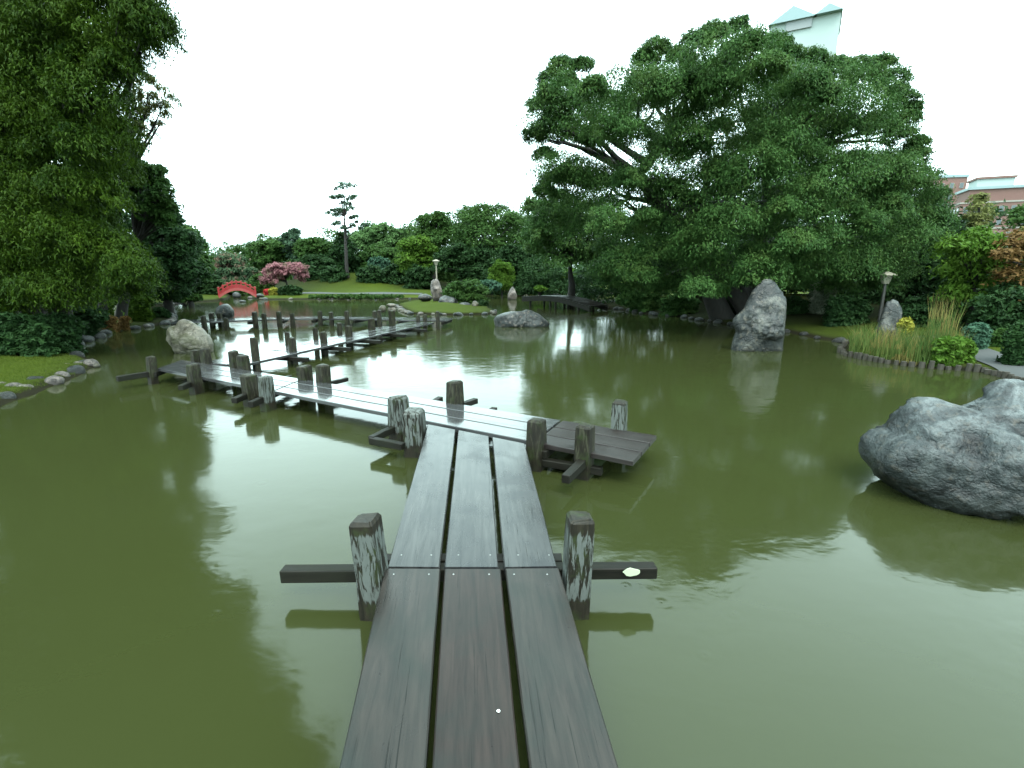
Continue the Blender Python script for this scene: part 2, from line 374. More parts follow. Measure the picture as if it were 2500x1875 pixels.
MOUNDS = [(Wp(870, 690, 46), 6.0, 3.6, .85), (Wp(1000, 700, 47), 5, 4, .45), (Wp(760, 700, 45), 3.5, 3, .4), (Wp(1800, 700, 24), 5, 4, .5), (Wp(1060, 740, 24), 1.6, 1.2, .12)]
def ground_np(X, Y):
    s = np.maximum(sdf(SH, X, Y), -sdf(IS, X, Y)); s = np.where(sdf(IS, X, Y) < 0, -sdf(IS, X, Y), sdf(SH, X, Y))
    st = lambda a, b, x: (lambda q: q * q * (3 - 2 * q))(np.clip((x - a) / (b - a), 0, 1))
    h = -.7 + .7 * st(-.6, 0, s) + .10 * st(0, .22, s) + .16 * st(.2, 3, s) + .25 * st(3, 14, s)
    for c, rx, ry, hh in MOUNDS: h = h + hh * np.exp(-(((X - c.x) / rx) ** 2 + ((Y - c.y) / ry) ** 2)) * st(.3, 2.5, s)
    h = h + .03 * np.sin(X * 1.3 + 1) * np.sin(Y * 1.1) * st(.5, 4, s)
    return h
# leaf litter with tree shade painted into the ground colour (photo x, distance, radii)
SOIL_SHADE = [(60, 13.5, 3.5, 2.2), (-100, 18, 9, 6), (300, 19, 3, 3.5), (420, 25, 2.5, 6), (1700, 21, 5.5, 3.2), (2050, 19, 5, 4), (2300, 18, 6, 4), (2500, 16, 4, 4), (1450, 27, 4, 4), (1330, 40, 8, 4), (560, 44, 10, 7), (1150, 44, 6, 5), (900, 56, 20, 7)]
def gz(x, y):
    i = min(max(int(np.searchsorted(gx, x)) - 1, 0), nx - 2); j = min(max(int(np.searchsorted(gy, y)) - 1, 0), ny - 2)
    u = (x - gx[i]) / (gx[i + 1] - gx[i]); v = (y - gy[j]) / (gy[j + 1] - gy[j])
    return float(Z[j, i] * (1 - u) * (1 - v) + Z[j, i + 1] * u * (1 - v) + Z[j + 1, i] * (1 - u) * v + Z[j + 1, i + 1] * u * v)
gx = np.concatenate([np.linspace(-600, -60, 14), np.linspace(-55, -22, 34), np.linspace(-21.7, 21.7, 160), np.linspace(22, 55, 34), np.linspace(60, 600, 14)])
gy = np.concatenate([np.linspace(-400, -12, 10), np.linspace(-10, 3, 18), np.linspace(3.2, 40, 150), np.linspace(40.5, 70, 50), np.linspace(74, 900, 22)])
X, Y = np.meshgrid(gx, gy); Z = ground_np(X, Y); nx, ny = len(gx), len(gy)
idx = np.arange(nx * ny).reshape(ny, nx)
Q = np.stack([idx[:-1, :-1], idx[:-1, 1:], idx[1:, 1:], idx[1:, :-1]], -1).reshape(-1, 4)
gme = mesh_np('ground', np.stack([X, Y, Z], -1).reshape(-1, 3), Q, True)
soil_shade = np.zeros_like(X)
for px_, D_, rx_, ry_ in SOIL_SHADE:
    c_ = Wp(px_, 700, D_); soil_shade = np.maximum(soil_shade, np.exp(-(((X - c_.x) / rx_) ** 2 + ((Y - c_.y) / ry_) ** 2) ** 1.5))
gme.attributes.new('soil_shade', 'FLOAT', 'POINT').data.foreach_set('value', soil_shade.ravel().astype(np.float32))
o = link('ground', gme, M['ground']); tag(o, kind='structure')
wv = [(-90, -40, 0), (90, -40, 0), (90, 60, 0), (-90, 60, 0)]
o = link('water', mesh_np('water', wv, [(0, 1, 2, 3)]), M['water']); tag(o, kind='structure')

def ribbon(name, pts, wid, mat, dz=.02):
    V = []; q = []
    P = [Vector(p) for p in pts]; fine = []
    for a, b in zip(P, P[1:]):
        for k in range(8): fine.append(a.lerp(b, k / 8))
    fine.append(P[-1])
    for i, p in enumerate(fine):
        d = (fine[min(i + 1, len(fine) - 1)] - fine[max(i - 1, 0)]); d.z = 0; d.normalize(); nrm = Vector((-d.y, d.x, 0))
        for s in (-1, -.33, .33, 1):
            a = p + nrm * wid / 2 * s; V.append((a.x, a.y, gz(a.x, a.y) + dz))
    for i in range(len(fine) - 1):
        for j in range(3): q.append((i * 4 + j, i * 4 + j + 1, i * 4 + j + 5, i * 4 + j + 4))
    return tag(link(name, mesh_np(name, V, q, True), mat), kind='structure')
ribbon('path', [G(700, 716, .25), G(850, 716, .25), G(1030, 716, .25)], 1.3, M['path'])
ribbon('path', [G(2250, 822, .2), G(2340, 846, .2), G(2420, 866, .2), G(2500, 889, .2), G(2700, 950, .2)], .75, M['path'])

# ------------------------------------------------------------------ boardwalk
ZD = .25; TH = .045
def plank(corners, parent, mat, name='plank', z=ZD, th=TH, seg=10, label=None, warp=.004):
    """corners: near-left, near-right, far-right, far-left on the deck plane"""
    a, b, c, d = [Vector(p) for p in corners]; ctr = (a + b + c + d) / 4
    ax = ((d + c) / 2 - (a + b) / 2).normalized(); ang = math.atan2(ax.y, ax.x); rot = Matrix.Rotation(-ang, 3, 'Z')
    la, lb, lc, ld = [rot @ (p - ctr) for p in (a, b, c, d)]
    bm = bmesh.new(); rows = []; ch = min(.006, th * .2)
    for i in range(seg + 1):
        u = i / seg; l = la.lerp(ld, u); r = lb.lerp(lc, u); wv_ = noise.noise(Vector((ctr.x * 3 + u * 5, ctr.y, 0))) * warp
        l2 = l.lerp(r, ch / (r - l).length); r2 = r.lerp(l, ch / (r - l).length)
        row = [bm.verts.new((l.x, l.y + wv_, -th)), bm.verts.new((l.x, l.y + wv_, -ch)), bm.verts.new((l2.x, l2.y + wv_, wv_ * .4)), bm.verts.new((r2.x, r2.y + wv_, wv_ * .4)),
               bm.verts.new((r.x, r.y + wv_, -ch)), bm.verts.new((r.x, r.y + wv_, -th))]
        rows.append(row)
    for p, q in zip(rows, rows[1:]):
        for j in range(6): bm.faces.new((p[j], p[(j + 1) % 6], q[(j + 1) % 6], q[j]))
    bm.faces.new(rows[0]); bm.faces.new(rows[-1])
    o = link(name, bm_mesh(bm, name), mat, parent)
    o.location = (ctr.x, ctr.y, z); o.rotation_euler.z = ang
    if label: o['label'] = label
    return o
def post(x, y, ytop, wpx, parent, mat='post', rz=0, lean=(0, 0), depth=1.1, deck_y=None, wid=None):
    """x,y: photo position of the post's middle where it passes the deck level; ytop: its top"""
    p = G(x, y, ZD); lo, hi = 0, 1.5
    for _ in range(30):
        m = (lo + hi) / 2
        if proj((p.x, p.y, ZD + m))[1] > ytop: lo = m
        else: hi = m
    zc = p.y * cp + (EYE - ZD) * sp; wd = wid or wpx * zc / F / (1 + .28 * abs(math.sin(2 * rz)))
    bm = bmesh.new(); h = lo; hw = wd / 2
    for z, k in ((-.75, 1.04), (-.2, 1.02), (0, 1.0), (h * .55, .99), (h - wd * .12, .96), (h, .78)):
        vs = [bm.verts.new((sx_ * hw * k + random.uniform(-1, 1) * wd * .015, sy_ * hw * k * depth + random.uniform(-1, 1) * wd * .015, z + (random.uniform(-.01, .01) if z == h else 0))) for sx_, sy_ in ((-1, -1), (1, -1), (1, 1), (-1, 1))]
        if z > -.7:
            for j in range(4): bm.faces.new((prev[j], prev[(j + 1) % 4], vs[(j + 1) % 4], vs[j]))
        else: bm.faces.new(vs[::-1])
        prev = vs
    bm.faces.new(prev)
    bmesh.ops.bevel(bm, geom=[e for e in bm.edges if abs(e.verts[0].co.z - e.verts[1].co.z) > wd * .05], offset=wd * .07, segments=2, affect='EDGES')
    o = link('post', bm_mesh(bm, 'post'), M[mat], parent); o.location = p; o.rotation_euler = (lean[0], lean[1], rz)
    return o
def beam(a, b, s, parent, mat='beam', name='crossbeam', h=None):
    a, b = Vector(a), Vector(b); d = b - a; bm = bmesh.new()
    box_bm(bm, (0, 0, 0), (d.length, s, h or s)); bmesh.ops.subdivide_edges(bm, edges=[e for e in bm.edges if abs((e.verts[0].co - e.verts[1].co).x) > .01], cuts=3)
    for v_ in bm.verts: v_.co += Vector((random.uniform(-1, 1), random.uniform(-1, 1), random.uniform(-1, 1))) * s * .04
    me = bm_mesh(bm, name, s * .07)
    o = link(name, me, M[mat], parent); o.location = (a + b) / 2
    o.rotation_euler = d.to_track_quat('X', 'Z').to_euler(); return o
screw_me = None
def screw(x, y, plank_o, s=.006):
    global screw_me
    if screw_me is None:
        bm = bmesh.new(); bmesh.ops.create_cone(bm, cap_ends=True, segments=10, radius1=1, radius2=.7, depth=.45); screw_me = bm_mesh(bm, 'screw'); screw_me.materials.append(M['screw'])
    o = bpy.data.objects.new('screw', screw_me); COL.objects.link(o); o.parent = plank_o
    p = G(x, y, ZD); q = Matrix.Rotation(-plank_o.rotation_euler.z, 3, 'Z') @ (p - Vector(plank_o.location)); o.location = (q.x, q.y, .001); o.scale = (s, s, s)

# section A: the walk that runs forward from the camera
wa = tag(empty('boardwalk', (0, 2.5, 0)), 'near boardwalk of three wide wet planks running forward from the viewer', 'boardwalk', 'zigzag boardwalk sections over the pond')
wa.location = (0, 0, 0)
def ext(px_far, px_near, k=1.0):
    a, b = G(*px_far, ZD), G(*px_near, ZD); return b + (b - a) * k
near = []
for (fl, fr, nl, nr) in (((939, 1388), (1075, 1389), (826, 1875), (1038, 1875)), ((1085, 1389), (1222, 1389), (1055, 1875), (1269, 1875)), ((1233, 1388), (1364, 1387), (1294, 1875), (1511, 1875))):
    p = plank((ext(fl, nl), ext(fr, nr), G(*fr, ZD), G(*fl, ZD)), wa, M['plank'] if len(near) == 1 else M['plank_grey'], seg=16); near.append(p)
    xs = (fl[0] + 22, fr[0] - 28)
    for x in xs: screw(x, 1402, p)
far = []
for (fl, fr, nl, nr) in (((1045, 1036), (1112, 1049), (946, 1383), (1073, 1384)), ((1119, 1050), (1193, 1065), (1085, 1384), (1217, 1384)), ((1202, 1067), (1281, 1083), (1231, 1384), (1360, 1382))):
    p = plank((G(*nl, ZD), G(*nr, ZD), G(*fr, ZD), G(*fl, ZD)), wa, M['plank_wet'], seg=14); far.append(p)
    for x in (nl[0] + 34, nr[0] - 20): screw(x, 1355, p)
pl = post(909, 1396, 1264, 64, wa, 'post_painted', R(-6), (0, R(-3.5)))
pr = post(1408, 1394, 1258, 62, wa, 'post_painted', R(5), (0, R(2)))
b0 = beam(Wp(690, 1400, 2.62 * cp), Wp(1600, 1392, 2.62 * cp), .075, wa)
# joists under the joint and under the far end
j0 = beam(G(930, 1372, ZD - .085), G(1372, 1372, ZD - .085), .07, wa, name='joist')
# lichen on the right beam end
bm = bmesh.new(); vs = []
for i in range(14):
    a = 2 * math.pi * i / 14; k = 1 + random.uniform(-.15, .15); vs.append(bm.verts.new((math.cos(a) * .046 * k, 0, math.sin(a) * .024 * k)))
f = bm.faces.new(vs); e = bmesh.ops.extrude_face_region(bm, geom=[f]); bmesh.ops.translate(bm, vec=(0, -.006, 0), verts=[v_ for v_ in e['geom'] if isinstance(v_, bmesh.types.BMVert)])
lp = link('lichen_patch', bm_mesh(bm, 'lichen_patch'), flat('lichen', (.42, .48, .33), .9), wa); lc = Wp(1543, 1396, 2.50); lp.location = lc
lp['label'] = 'pale green lichen spot on beam end'

# section B: the walk that crosses from left to right
wb = tag(empty('boardwalk'), 'crossing boardwalk of three long shining planks from left dead end to dark right end', 'boardwalk', 'zigzag boardwalk sections over the pond')
fA, fB = G(382, 899, ZD), G(1546, 1127, ZD); kA, kB = G(442, 878, ZD), G(1605, 1062, ZD)
cuts = [0, .0]
def on_front(x):  # parameter along the front edge for a photo x
    lo, hi = 0, 1
    for _ in range(30):
        m = (lo + hi) / 2
        if proj(fA.lerp(fB, m))[0] < x: lo = m
        else: hi = m
    return lo
js = [0, on_front(500), on_front(666), on_front(1300), 1]
js = [0, on_front(666), on_front(1300), 1]
for si, (u0, u1) in enumerate(zip(js, js[1:])):
    g_ = .003; uu0, uu1 = u0 + g_, u1 - g_ * .2
    for k in range(3):
        v0, v1 = k / 3 + .014, (k + 1) / 3 - .014
        a = fA.lerp(fB, uu0).lerp(kA.lerp(kB, uu0), v0); b = fA.lerp(fB, uu0).lerp(kA.lerp(kB, uu0), v1)
        c = fA.lerp(fB, uu1).lerp(kA.lerp(kB, uu1), v1); d = fA.lerp(fB, uu1).lerp(kA.lerp(kB, uu1), v0)
        plank((b, a, d, c), wb, M['plank_soaked'] if si < 2 else M['plank_dark_reflection'], seg=12, label='plank coloured dark for not catching the sky' if si == 2 and k == 0 else None)
bdir = (fB - fA).normalized(); bn = Vector((-bdir.y, bdir.x, 0)); rzB = math.atan2(bdir.y, bdir.x)
for x, y, yt, wpx, mt in ((975, 1022, 968, 46, 'post_painted'), (1310, 1082, 1024, 46, 'post'), (1427, 1102, 1036, 46, 'post'),
                      (371, 901, 870, 19, 'post'), (475, 922, 888, 26, 'post'), (611, 948, 914, 34, 'post'), (651, 957, 918, 30, 'post_painted'),
                      (1111, 982, 930, 38, 'post'), (1511, 1044, 979, 40, 'post_painted'), (746, 926, 892, 30, 'post'), (790, 932, 890, 30, 'post'),
                      (478, 882, 854, 17, 'post'), (505, 886, 851, 20, 'post'), (574, 896, 857, 20, 'post'), (596, 900, 867, 24, 'post')):
    post(x, y, yt, wpx, wb, mt, rzB * .8 + R(random.uniform(-5, 5)), (R(random.uniform(-2, 2)), R(random.uniform(-2, 2))))
post(1013, 1052, 1001, 47, wa, 'post_painted', rzB * .2, (0, R(-1)))
def cross(xf, over_f, over_b, parent, s=.075, dz=-.09):
    u = on_front(xf); a = fA.lerp(fB, u); b = kA.lerp(kB, u); n_ = (b - a).normalized()
    p = a - n_ * over_f; q = b + n_ * over_b; p.z = q.z = ZD + dz; return beam(p, q, s, parent)
for xf, of, ob in ((371, .10, .1), (478, .42, .15), (614, .42, .28), (655, .42, .3), (970, .15, .35), (1112, .0, .25), (1427, .45, .12), (1330, .05, .12)): cross(xf, of, ob, wb)
beam(G(286, 925, .17), G(372, 912, .17), .085, wb)
beam(G(905, 1075, .14), G(985, 1090, .14), .07, wb); beam(G(905, 1073, .15), G(960, 1048, .15), .07, wb)
beam(G(1325, 1128, .08), G(1470, 1150, .08), .07, wb, name='rail')
beam(G(806, 936, .19), G(848, 926, .19), .06, wb); beam(G(1128, 990, .2), G(1162, 978, .2), .07, wb)

# sections D and F: the far legs of the zigzag
def leg(name_label, c0, c1, wid, spans, mat, lift0=0):
    e = tag(empty('boardwalk'), name_label, 'boardwalk', 'zigzag boardwalk sections over the pond')
    a, b = G(*c0, ZD), G(*c1, ZD); d = (b - a).normalized(); n_ = Vector((-d.y, d.x, 0))
    for i in range(spans):
        u0, u1 = i / spans, (i + 1) / spans - .004
        for k in range(3):
            s0, s1 = wid * (k / 3 - .5) + .012, wid * ((k + 1) / 3 - .5) - .012
            P0, P1 = a.lerp(b, u0), a.lerp(b, u1)
            plank((P0 + n_ * s1, P0 + n_ * s0, P1 + n_ * s0, P1 + n_ * s1), e, mat, seg=4, z=ZD + lift0 + .006 * (i % 2))
    return e, a, b, d, n_
wd_, a, b, d, n_ = leg('third boardwalk leg rising from the crossing walk diagonally to the far walk', (538, 888), (1030, 786), .9, 5, M['plank_soaked'], -.002)
rzD = math.atan2(d.y, d.x)
for x, y, yt, wpx in ((625, 881, 824, 17), (716, 858, 824, 16), (791, 838, 810, 15), (852, 821, 796, 15), (908, 806, 778, 15), (958, 796, 758, 14),
                      (703, 838, 811, 11), (771, 822, 800, 11), (829, 806, 788, 11)):
    post(x, y, yt, wpx, wd_, 'post', rzD * .7)
for u in (.16, .34, .5, .66, .82):
    p = a.lerp(b, u); beam(p - n_ * .85 + Vector((0, 0, -.09)), p + n_ * .85 + Vector((0, 0, -.09)), .08, wd_)
groups = (((1097, 779), (775, 774), 3, 'far boardwalk, right part, ending in the open pond past three posts'), ((773, 774), (616, 778), 2, 'far boardwalk, middle part between the third walk and the round rock'), ((614, 778), (426, 784), 2, 'far boardwalk, left part, reaching the left bank behind the pale rock'))
fposts = {0: ((782, 779, 759), (809, 777, 762), (847, 779, 759), (915, 776, 759), (927, 783, 757), (1021, 785, 769), (1038, 785, 768), (1069, 784, 760)),
          1: ((623, 782, 762), (645, 782, 765), (682, 781, 761), (714, 781, 765)), 2: ((498, 787, 771), (517, 778, 764), (552, 786, 776), (537, 777, 764))}
for gi, (c0, c1, ns, lab) in enumerate(groups):
    e, a, b, d, n_ = leg(lab, c0, c1, .85, ns, M['plank_soaked'], -.004)
    for x, y, yt in fposts[gi]: post(x, y, yt, 8.5, e, 'post', 0)
    for k in range(ns + 1):
        p = a.lerp(b, min(.98, max(.02, k / ns))); beam(p - n_ * .5 + Vector((0, 0, -.1)), p + n_ * .5 + Vector((0, 0, -.1)), .09, e)

bm = bmesh.new(); bmesh.ops.create_icosphere(bm, subdivisions=2, radius=.007)
for v_ in bm.verts: v_.co.z *= .45; v_.co += Vector((random.uniform(-1, 1), random.uniform(-1, 1), 0)) * .001
o = link('white_spot', bm_mesh(bm, 'white_spot', smooth=True), flat('white_speck', (.75, .78, .75), .4)); pb = G(1217, 1737, ZD); o.location = (pb.x, pb.y, ZD + .003)
tag(o, 'tiny white speck lying on the middle near plank', 'white_spot')  # small flattened white blob on the plank

# ------------------------------------------------------------------ rocks
ICO = {}
def ico(n):
    if n not in ICO:
        bm = bmesh.new(); bmesh.ops.create_icosphere(bm, subdivisions=n, radius=1); bm.verts.ensure_lookup_table()
        ICO[n] = (np.array([v_.co[:] for v_ in bm.verts]), np.array([[v_.index for v_ in f_.verts] for f_ in bm.faces])); bm.free()
    return ICO[n]
def rock_mesh(lobes, sub=4, rough=.10, facet=.12, freq=1.6, seed=0, p=10, amp_scale=None, cuts=9):
    """lobes: (cx,cy,cz, rx,ry,rz) round a centre that lies inside them all"""
    D_, Fc = ico(sub); tt = np.zeros(len(D_))
    for (cx, cy, cz, rx, ry, rz) in lobes:
        a = np.array([rx, ry, rz]); c = np.array([cx, cy, cz]); dd = D_ / a; cc = c / a
        A = (dd ** 2).sum(1); B = (dd * cc).sum(1); C = (cc ** 2).sum() - 1; disc = B * B - A * C
        r_ = np.where(disc > 0, (B + np.sqrt(np.maximum(disc, 0))) / A, 0); tt += np.maximum(r_, 0) ** p
    tt = tt ** (1 / p); V = D_ * tt[:, None]
    g = np.random.default_rng(seed + 100)
    for _ in range(cuts):                     # flat broken faces
        n_ = g.normal(size=3); n_ /= np.linalg.norm(n_); dt = V @ n_; h_ = dt.max() * g.uniform(.80, .95); m_ = dt > h_
        V[m_] *= ((h_ + (dt[m_] - h_) * .18) / dt[m_])[:, None]
    sz = amp_scale or float(np.median(tt)); off = Vector((seed * 3.1, seed * 1.7, seed * .9)); out = np.empty(len(V))
    for i, v_ in enumerate(V):
        q = Vector(v_) * (freq / sz) + off
        dist, _ = noise.voronoi(q * .9)
        k = noise.noise(q * .8) * rough * .9 - max(0, .18 - (dist[1] - dist[0])) * facet * 1.3 + noise.fractal(q * 2.2, 1.0, 2.1, 4) * rough * .28 - max(0, .1 - abs(noise.noise(q * 1.1))) * rough * 2.2
        out[i] = k * sz
    V = V + D_ * out[:, None]
    return mesh_np('rock', V, Fc, True)
def rock(label, c, lobes_px, D, mat, sub=4, cat='rock', name='rock', parent=None, group=None, **kw):
    """c: photo point of the centre; lobes in photo pixels (dx, dy_up, depth, rx, ry_up, rdepth)"""
    P = Wp(c[0], c[1], D); s = mpp(D)
    L = [(a * s, e * s, b_ * s, ra * s, re * s, rb * s) for (a, b_, e, ra, rb, re) in lobes_px]
    o = link(name, rock_mesh(L, sub, **kw), M[mat], parent); o.location = P
    if not parent: tag(o, label, cat, group)
    return o
def outline_rock(label, ctr, outline, D, depth, mat, sub=5, q=2.4, rough=.07, facet=.10, freq=2.2, seed=1, bumps=(), cat='rock', cuts=9):
    """a stone whose cross-section facing the pond has the given outline and which is 'depth' photo pixels thick each way"""
    D_, Fc = ico(sub); s = mpp(D); pts = []
    for i in range(len(outline)):
        (x0, y0), (x1, y1) = outline[i], outline[(i + 1) % len(outline)]
        for k in range(12): u = k / 12; pts.append((x0 + (x1 - x0) * u - ctr[0], -(y0 + (y1 - y0) * u - ctr[1])))
    pts = np.array(pts); an = np.arctan2(pts[:, 1], pts[:, 0]); rr = np.hypot(pts[:, 0], pts[:, 1]); o_ = np.argsort(an); an = an[o_]; rr = rr[o_]
    th = np.arctan2(D_[:, 2], D_[:, 0]); Rv = np.interp(th, np.concatenate([an - 2 * np.pi, an, an + 2 * np.pi]), np.tile(rr, 3)); rho = np.hypot(D_[:, 0], D_[:, 2])
    dep = depth * (1 - .6 * np.clip(D_[:, 2], 0, 1) ** 1.3 - .3 * np.clip(-D_[:, 2], 0, 1)); r = ((rho / Rv) ** q + (np.abs(D_[:, 1]) / dep) ** q) ** (-1 / q); V = D_ * r[:, None]
    for (bx, by, br, bh) in bumps:      # swellings and hollows on the front: place, size, height in photo pixels
        dd = np.hypot(V[:, 0] - (bx - ctr[0]), V[:, 2] + (by - ctr[1])) / br; m = (np.clip(1 - dd * dd, 0, 1) ** .7) * bh * (D_[:, 1] < .25); V[:, 1] -= m
    g = np.random.default_rng(seed + 7)
    for _ in range(cuts):
        n_ = g.normal(size=3); n_[1] = -abs(n_[1]) - .35; n_ /= np.linalg.norm(n_); dt = V @ n_; h_ = dt.max() * g.uniform(.78, .93); m_ = dt > h_
        V[m_] *= ((h_ + (dt[m_] - h_) * .22) / dt[m_])[:, None]
    sz = float(np.median(r)); off = Vector((seed * 3.1, seed * 1.7, seed * .9)); out = np.empty(len(V))
    for i, v_ in enumerate(V):
        p_ = Vector(v_) * (freq / sz) + off; dist, _ = noise.voronoi(p_ * .8)
        cr = dist[1] - dist[0]
        out[i] = noise.noise(p_ * .9) * rough + noise.fractal(p_ * 2.4, .9, 2.1, 5) * rough * .42 - max(0, .16 - cr) * facet * 1.6 - max(0, .07 - abs(noise.noise(p_ * 1.3 + Vector((9, 2, 4))))) * rough * 2.2
    edge = np.clip(np.abs(D_[:, 1]) * 2.2, .35, 1); V = V + D_ * (out * sz * edge)[:, None]
    o = link('rock', mesh_np('rock', V * s, Fc, True), M[mat]); o.location = Wp(ctr[0], ctr[1], D); tag(o, label, cat); return o
# the big boulder at the right (photo centre 2390,1110)
s = 1
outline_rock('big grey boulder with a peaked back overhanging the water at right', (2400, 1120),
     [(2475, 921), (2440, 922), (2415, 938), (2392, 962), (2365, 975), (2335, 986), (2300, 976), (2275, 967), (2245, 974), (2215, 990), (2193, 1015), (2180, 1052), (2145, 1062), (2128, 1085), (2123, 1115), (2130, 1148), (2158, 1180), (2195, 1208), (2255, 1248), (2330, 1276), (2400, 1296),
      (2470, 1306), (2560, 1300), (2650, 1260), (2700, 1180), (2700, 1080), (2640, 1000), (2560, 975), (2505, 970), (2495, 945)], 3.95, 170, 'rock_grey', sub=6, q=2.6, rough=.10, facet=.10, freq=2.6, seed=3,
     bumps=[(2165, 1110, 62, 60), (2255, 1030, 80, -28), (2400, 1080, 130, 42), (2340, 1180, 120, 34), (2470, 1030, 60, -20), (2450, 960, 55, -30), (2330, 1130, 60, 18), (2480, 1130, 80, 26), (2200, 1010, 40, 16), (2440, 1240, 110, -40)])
outline_rock('tall pointed grey standing rock rising from the pond', (1856, 790),
     [(1869, 681), (1882, 685), (1899, 712), (1911, 736), (1916, 770), (1916, 820), (1914, 880), (1850, 885), (1793, 880), (1795, 840), (1802, 812), (1797, 798), (1792, 782), (1801, 768), (1818, 746), (1830, 712), (1845, 695), (1858, 683)], 11.7, 42, 'rock_tall', q=2.2, rough=.11, facet=.16, freq=2.6, seed=8,
     bumps=[(1870, 800, 30, 8), (1850, 730, 26, 6), (1815, 770, 20, 6), (1895, 770, 16, -6)])
outline_rock('slim rounded stone pillar standing in the reed bed', (2168, 810), [(2168, 728), (2184, 733), (2192, 755), (2194, 800), (2198, 890), (2140, 890), (2143, 800), (2148, 765), (2153, 738)], 11.9, 24, 'rock_tall', sub=5, rough=.06, facet=.06, seed=5)
outline_rock('pale beige slanting rock beside the left walk', (462, 828),
     [(452, 777), (468, 783), (494, 801), (506, 820), (514, 842), (510, 880), (475, 890), (437, 885), (424, 845), (411, 828), (405, 812), (408, 799), (424, 797), (435, 794)], 11.4, 34, 'rock_pale', sub=5, rough=.08, facet=.18, seed=12, bumps=[(425, 815, 16, 10), (480, 830, 22, 10)])
rock('dark rounded rock behind the far walk', (551, 762), [(0, 0, 0, 20, 19, 16), (-7, -4, 0, 15, 18, 14)], 17.5, 'rock_dark', sub=4, seed=2)
outline_rock('low layered slab of rock lying in mid pond', (1268, 790), [(1199, 781), (1212, 773), (1221, 762), (1243, 757), (1257, 761), (1275, 761), (1287, 755), (1300, 757), (1316, 766), (1331, 781), (1341, 789), (1330, 812), (1279, 818), (1212, 814), (1198, 792)], 16.7, 20, 'rock_dark', rough=.12, facet=.16, freq=3, seed=21)
outline_rock('upright leaning stone slab on the grassy point', (1067, 706), [(1056, 680), (1066, 678), (1073, 690), (1080, 712), (1083, 735), (1058, 738), (1052, 715), (1051, 692)], 27, 9, 'rock_warm', sub=4, rough=.05, facet=.08, seed=31)
rock('dark flat rock left of the upright stone slab', (1038, 727), [(0, 0, 0, 17, 9, 14)], 27.5, 'rock_dark', sub=3, seed=33)
rock('dark blocky rock at the foot of the upright stone slab', (1094, 740), [(0, 0, 0, 25, 15, 20), (-8, 4, 0, 14, 14, 14)], 25.5, 'rock_dark', sub=4, seed=34)
rock('low grey wedge rock between dark block and pale stone', (1134, 747), [(0, 0, 0, 17, 9, 14)], 25, 'rock_tall', sub=3, seed=35)
rock('small pale stone at the right end of the grassy point', (1160, 744), [(0, 0, 0, 9, 9, 8)], 24.5, 'rock_pale', sub=3, seed=36)
outline_rock('pointed pale stone standing in the back pond', (1250, 716), [(1251, 698), (1257, 708), (1262, 722), (1262, 735), (1239, 735), (1240, 718), (1245, 706)], 32, 9, 'rock_warm', sub=4, rough=.05, facet=.08, seed=37)
rock('round cream stone at the left tip of the grassy point', (934, 754), [(0, 0, 0, 9, 9, 8)], 20.6, 'rock_pale', sub=3, seed=38)
rock('flat cream stone capping the group at the left tip', (955, 745), [(0, 0, 0, 13, 4, 9)], 20.9, 'rock_pale', sub=3, seed=39)
rock('cream stone under the flat capstone at the left tip', (957, 757), [(0, 0, 0, 11, 9, 9)], 20.9, 'rock_pale', sub=3, seed=40)
rock('rounded dark rock on the bank left of the red bridge', (410, 746), [(0, 0, 0, 10, 11, 9)], 27, 'rock_dark', sub=3, seed=41)
rock('flat dark rock beside the right foot of the red bridge', (634, 722), [(0, 0, 0, 11, 5, 9)], 33, 'rock_dark', sub=3, seed=42)
rock('grey rock seen through the arch of the red bridge', (578, 722), [(0, 0, 0, 10, 9, 8)], 34, 'rock_grey', sub=3, seed=43)
rock('low wet rock in the water under the red bridge', (592, 736), [(0, 0, 0, 9, 3, 7)], 29.5, 'rock_dark', sub=3, seed=44)

# stones along the shores: parts of their edging
SM = [rock_mesh([(0, 0, 0, 1, .8, .7), (.2, .1, .1, .8, .7, .6)], 3, .12, .16, seed=50 + i) for i in range(7)]
def stone(parent, p, r, mats, sz=(1, 1, 1)):
    me = random.choice(SM)
    o = bpy.data.objects.new('stone', me); COL.objects.link(o); o.parent = parent
    if len(me.materials) == 0: me.materials.append(M['rock_warm'])
    o.material_slots[0].link = 'OBJECT'; o.material_slots[0].material = M[random.choice(mats)]
    o.location = p; o.scale = (r * sz[0], r * sz[1], r * sz[2]); o.rotation_euler = (random.uniform(-.3, .3), random.uniform(-.3, .3), random.uniform(0, 6)); return o
ed = tag(empty('stone_edging'), 'rough row of grey and rosy stones round the near left lawn', 'stone edging')
for x, y, r, mt in ((-40, 985, 32, 'rock_warm'), (15, 965, 24, 'rock_dark'), (8, 940, 22, 'rock_warm'), (35, 943, 24, 'rock_warm'), (62, 945, 20, 'rock_pale'), (90, 926, 24, 'rock_grey'), (132, 926, 24, 'rock_warm'), (118, 912, 14, 'rock_warm'), (152, 914, 20, 'rock_warm'),
                 (182, 902, 24, 'rock_grey'), (165, 893, 14, 'rock_warm'), (192, 888, 16, 'rock_pale'), (222, 884, 20, 'rock_warm'), (205, 884, 18, 'rock_grey'), (236, 890, 9, 'rock_pale'), (186, 865, 20, 'rock_grey'), (160, 853, 18, 'rock_warm'), (190, 850, 14, 'rock_grey'),
                 (188, 836, 20, 'rock_dark'), (215, 826, 16, 'rock_grey'), (245, 818, 15, 'rock_dark'), (200, 824, 15, 'rock_dark'), (-90, 1010, 36, 'rock_warm'), (-150, 1035, 38, 'rock_grey')):
    p = G(x, y + r * .3, .03); stone(ed, p, r * mpp(p.y) * .95, [mt])
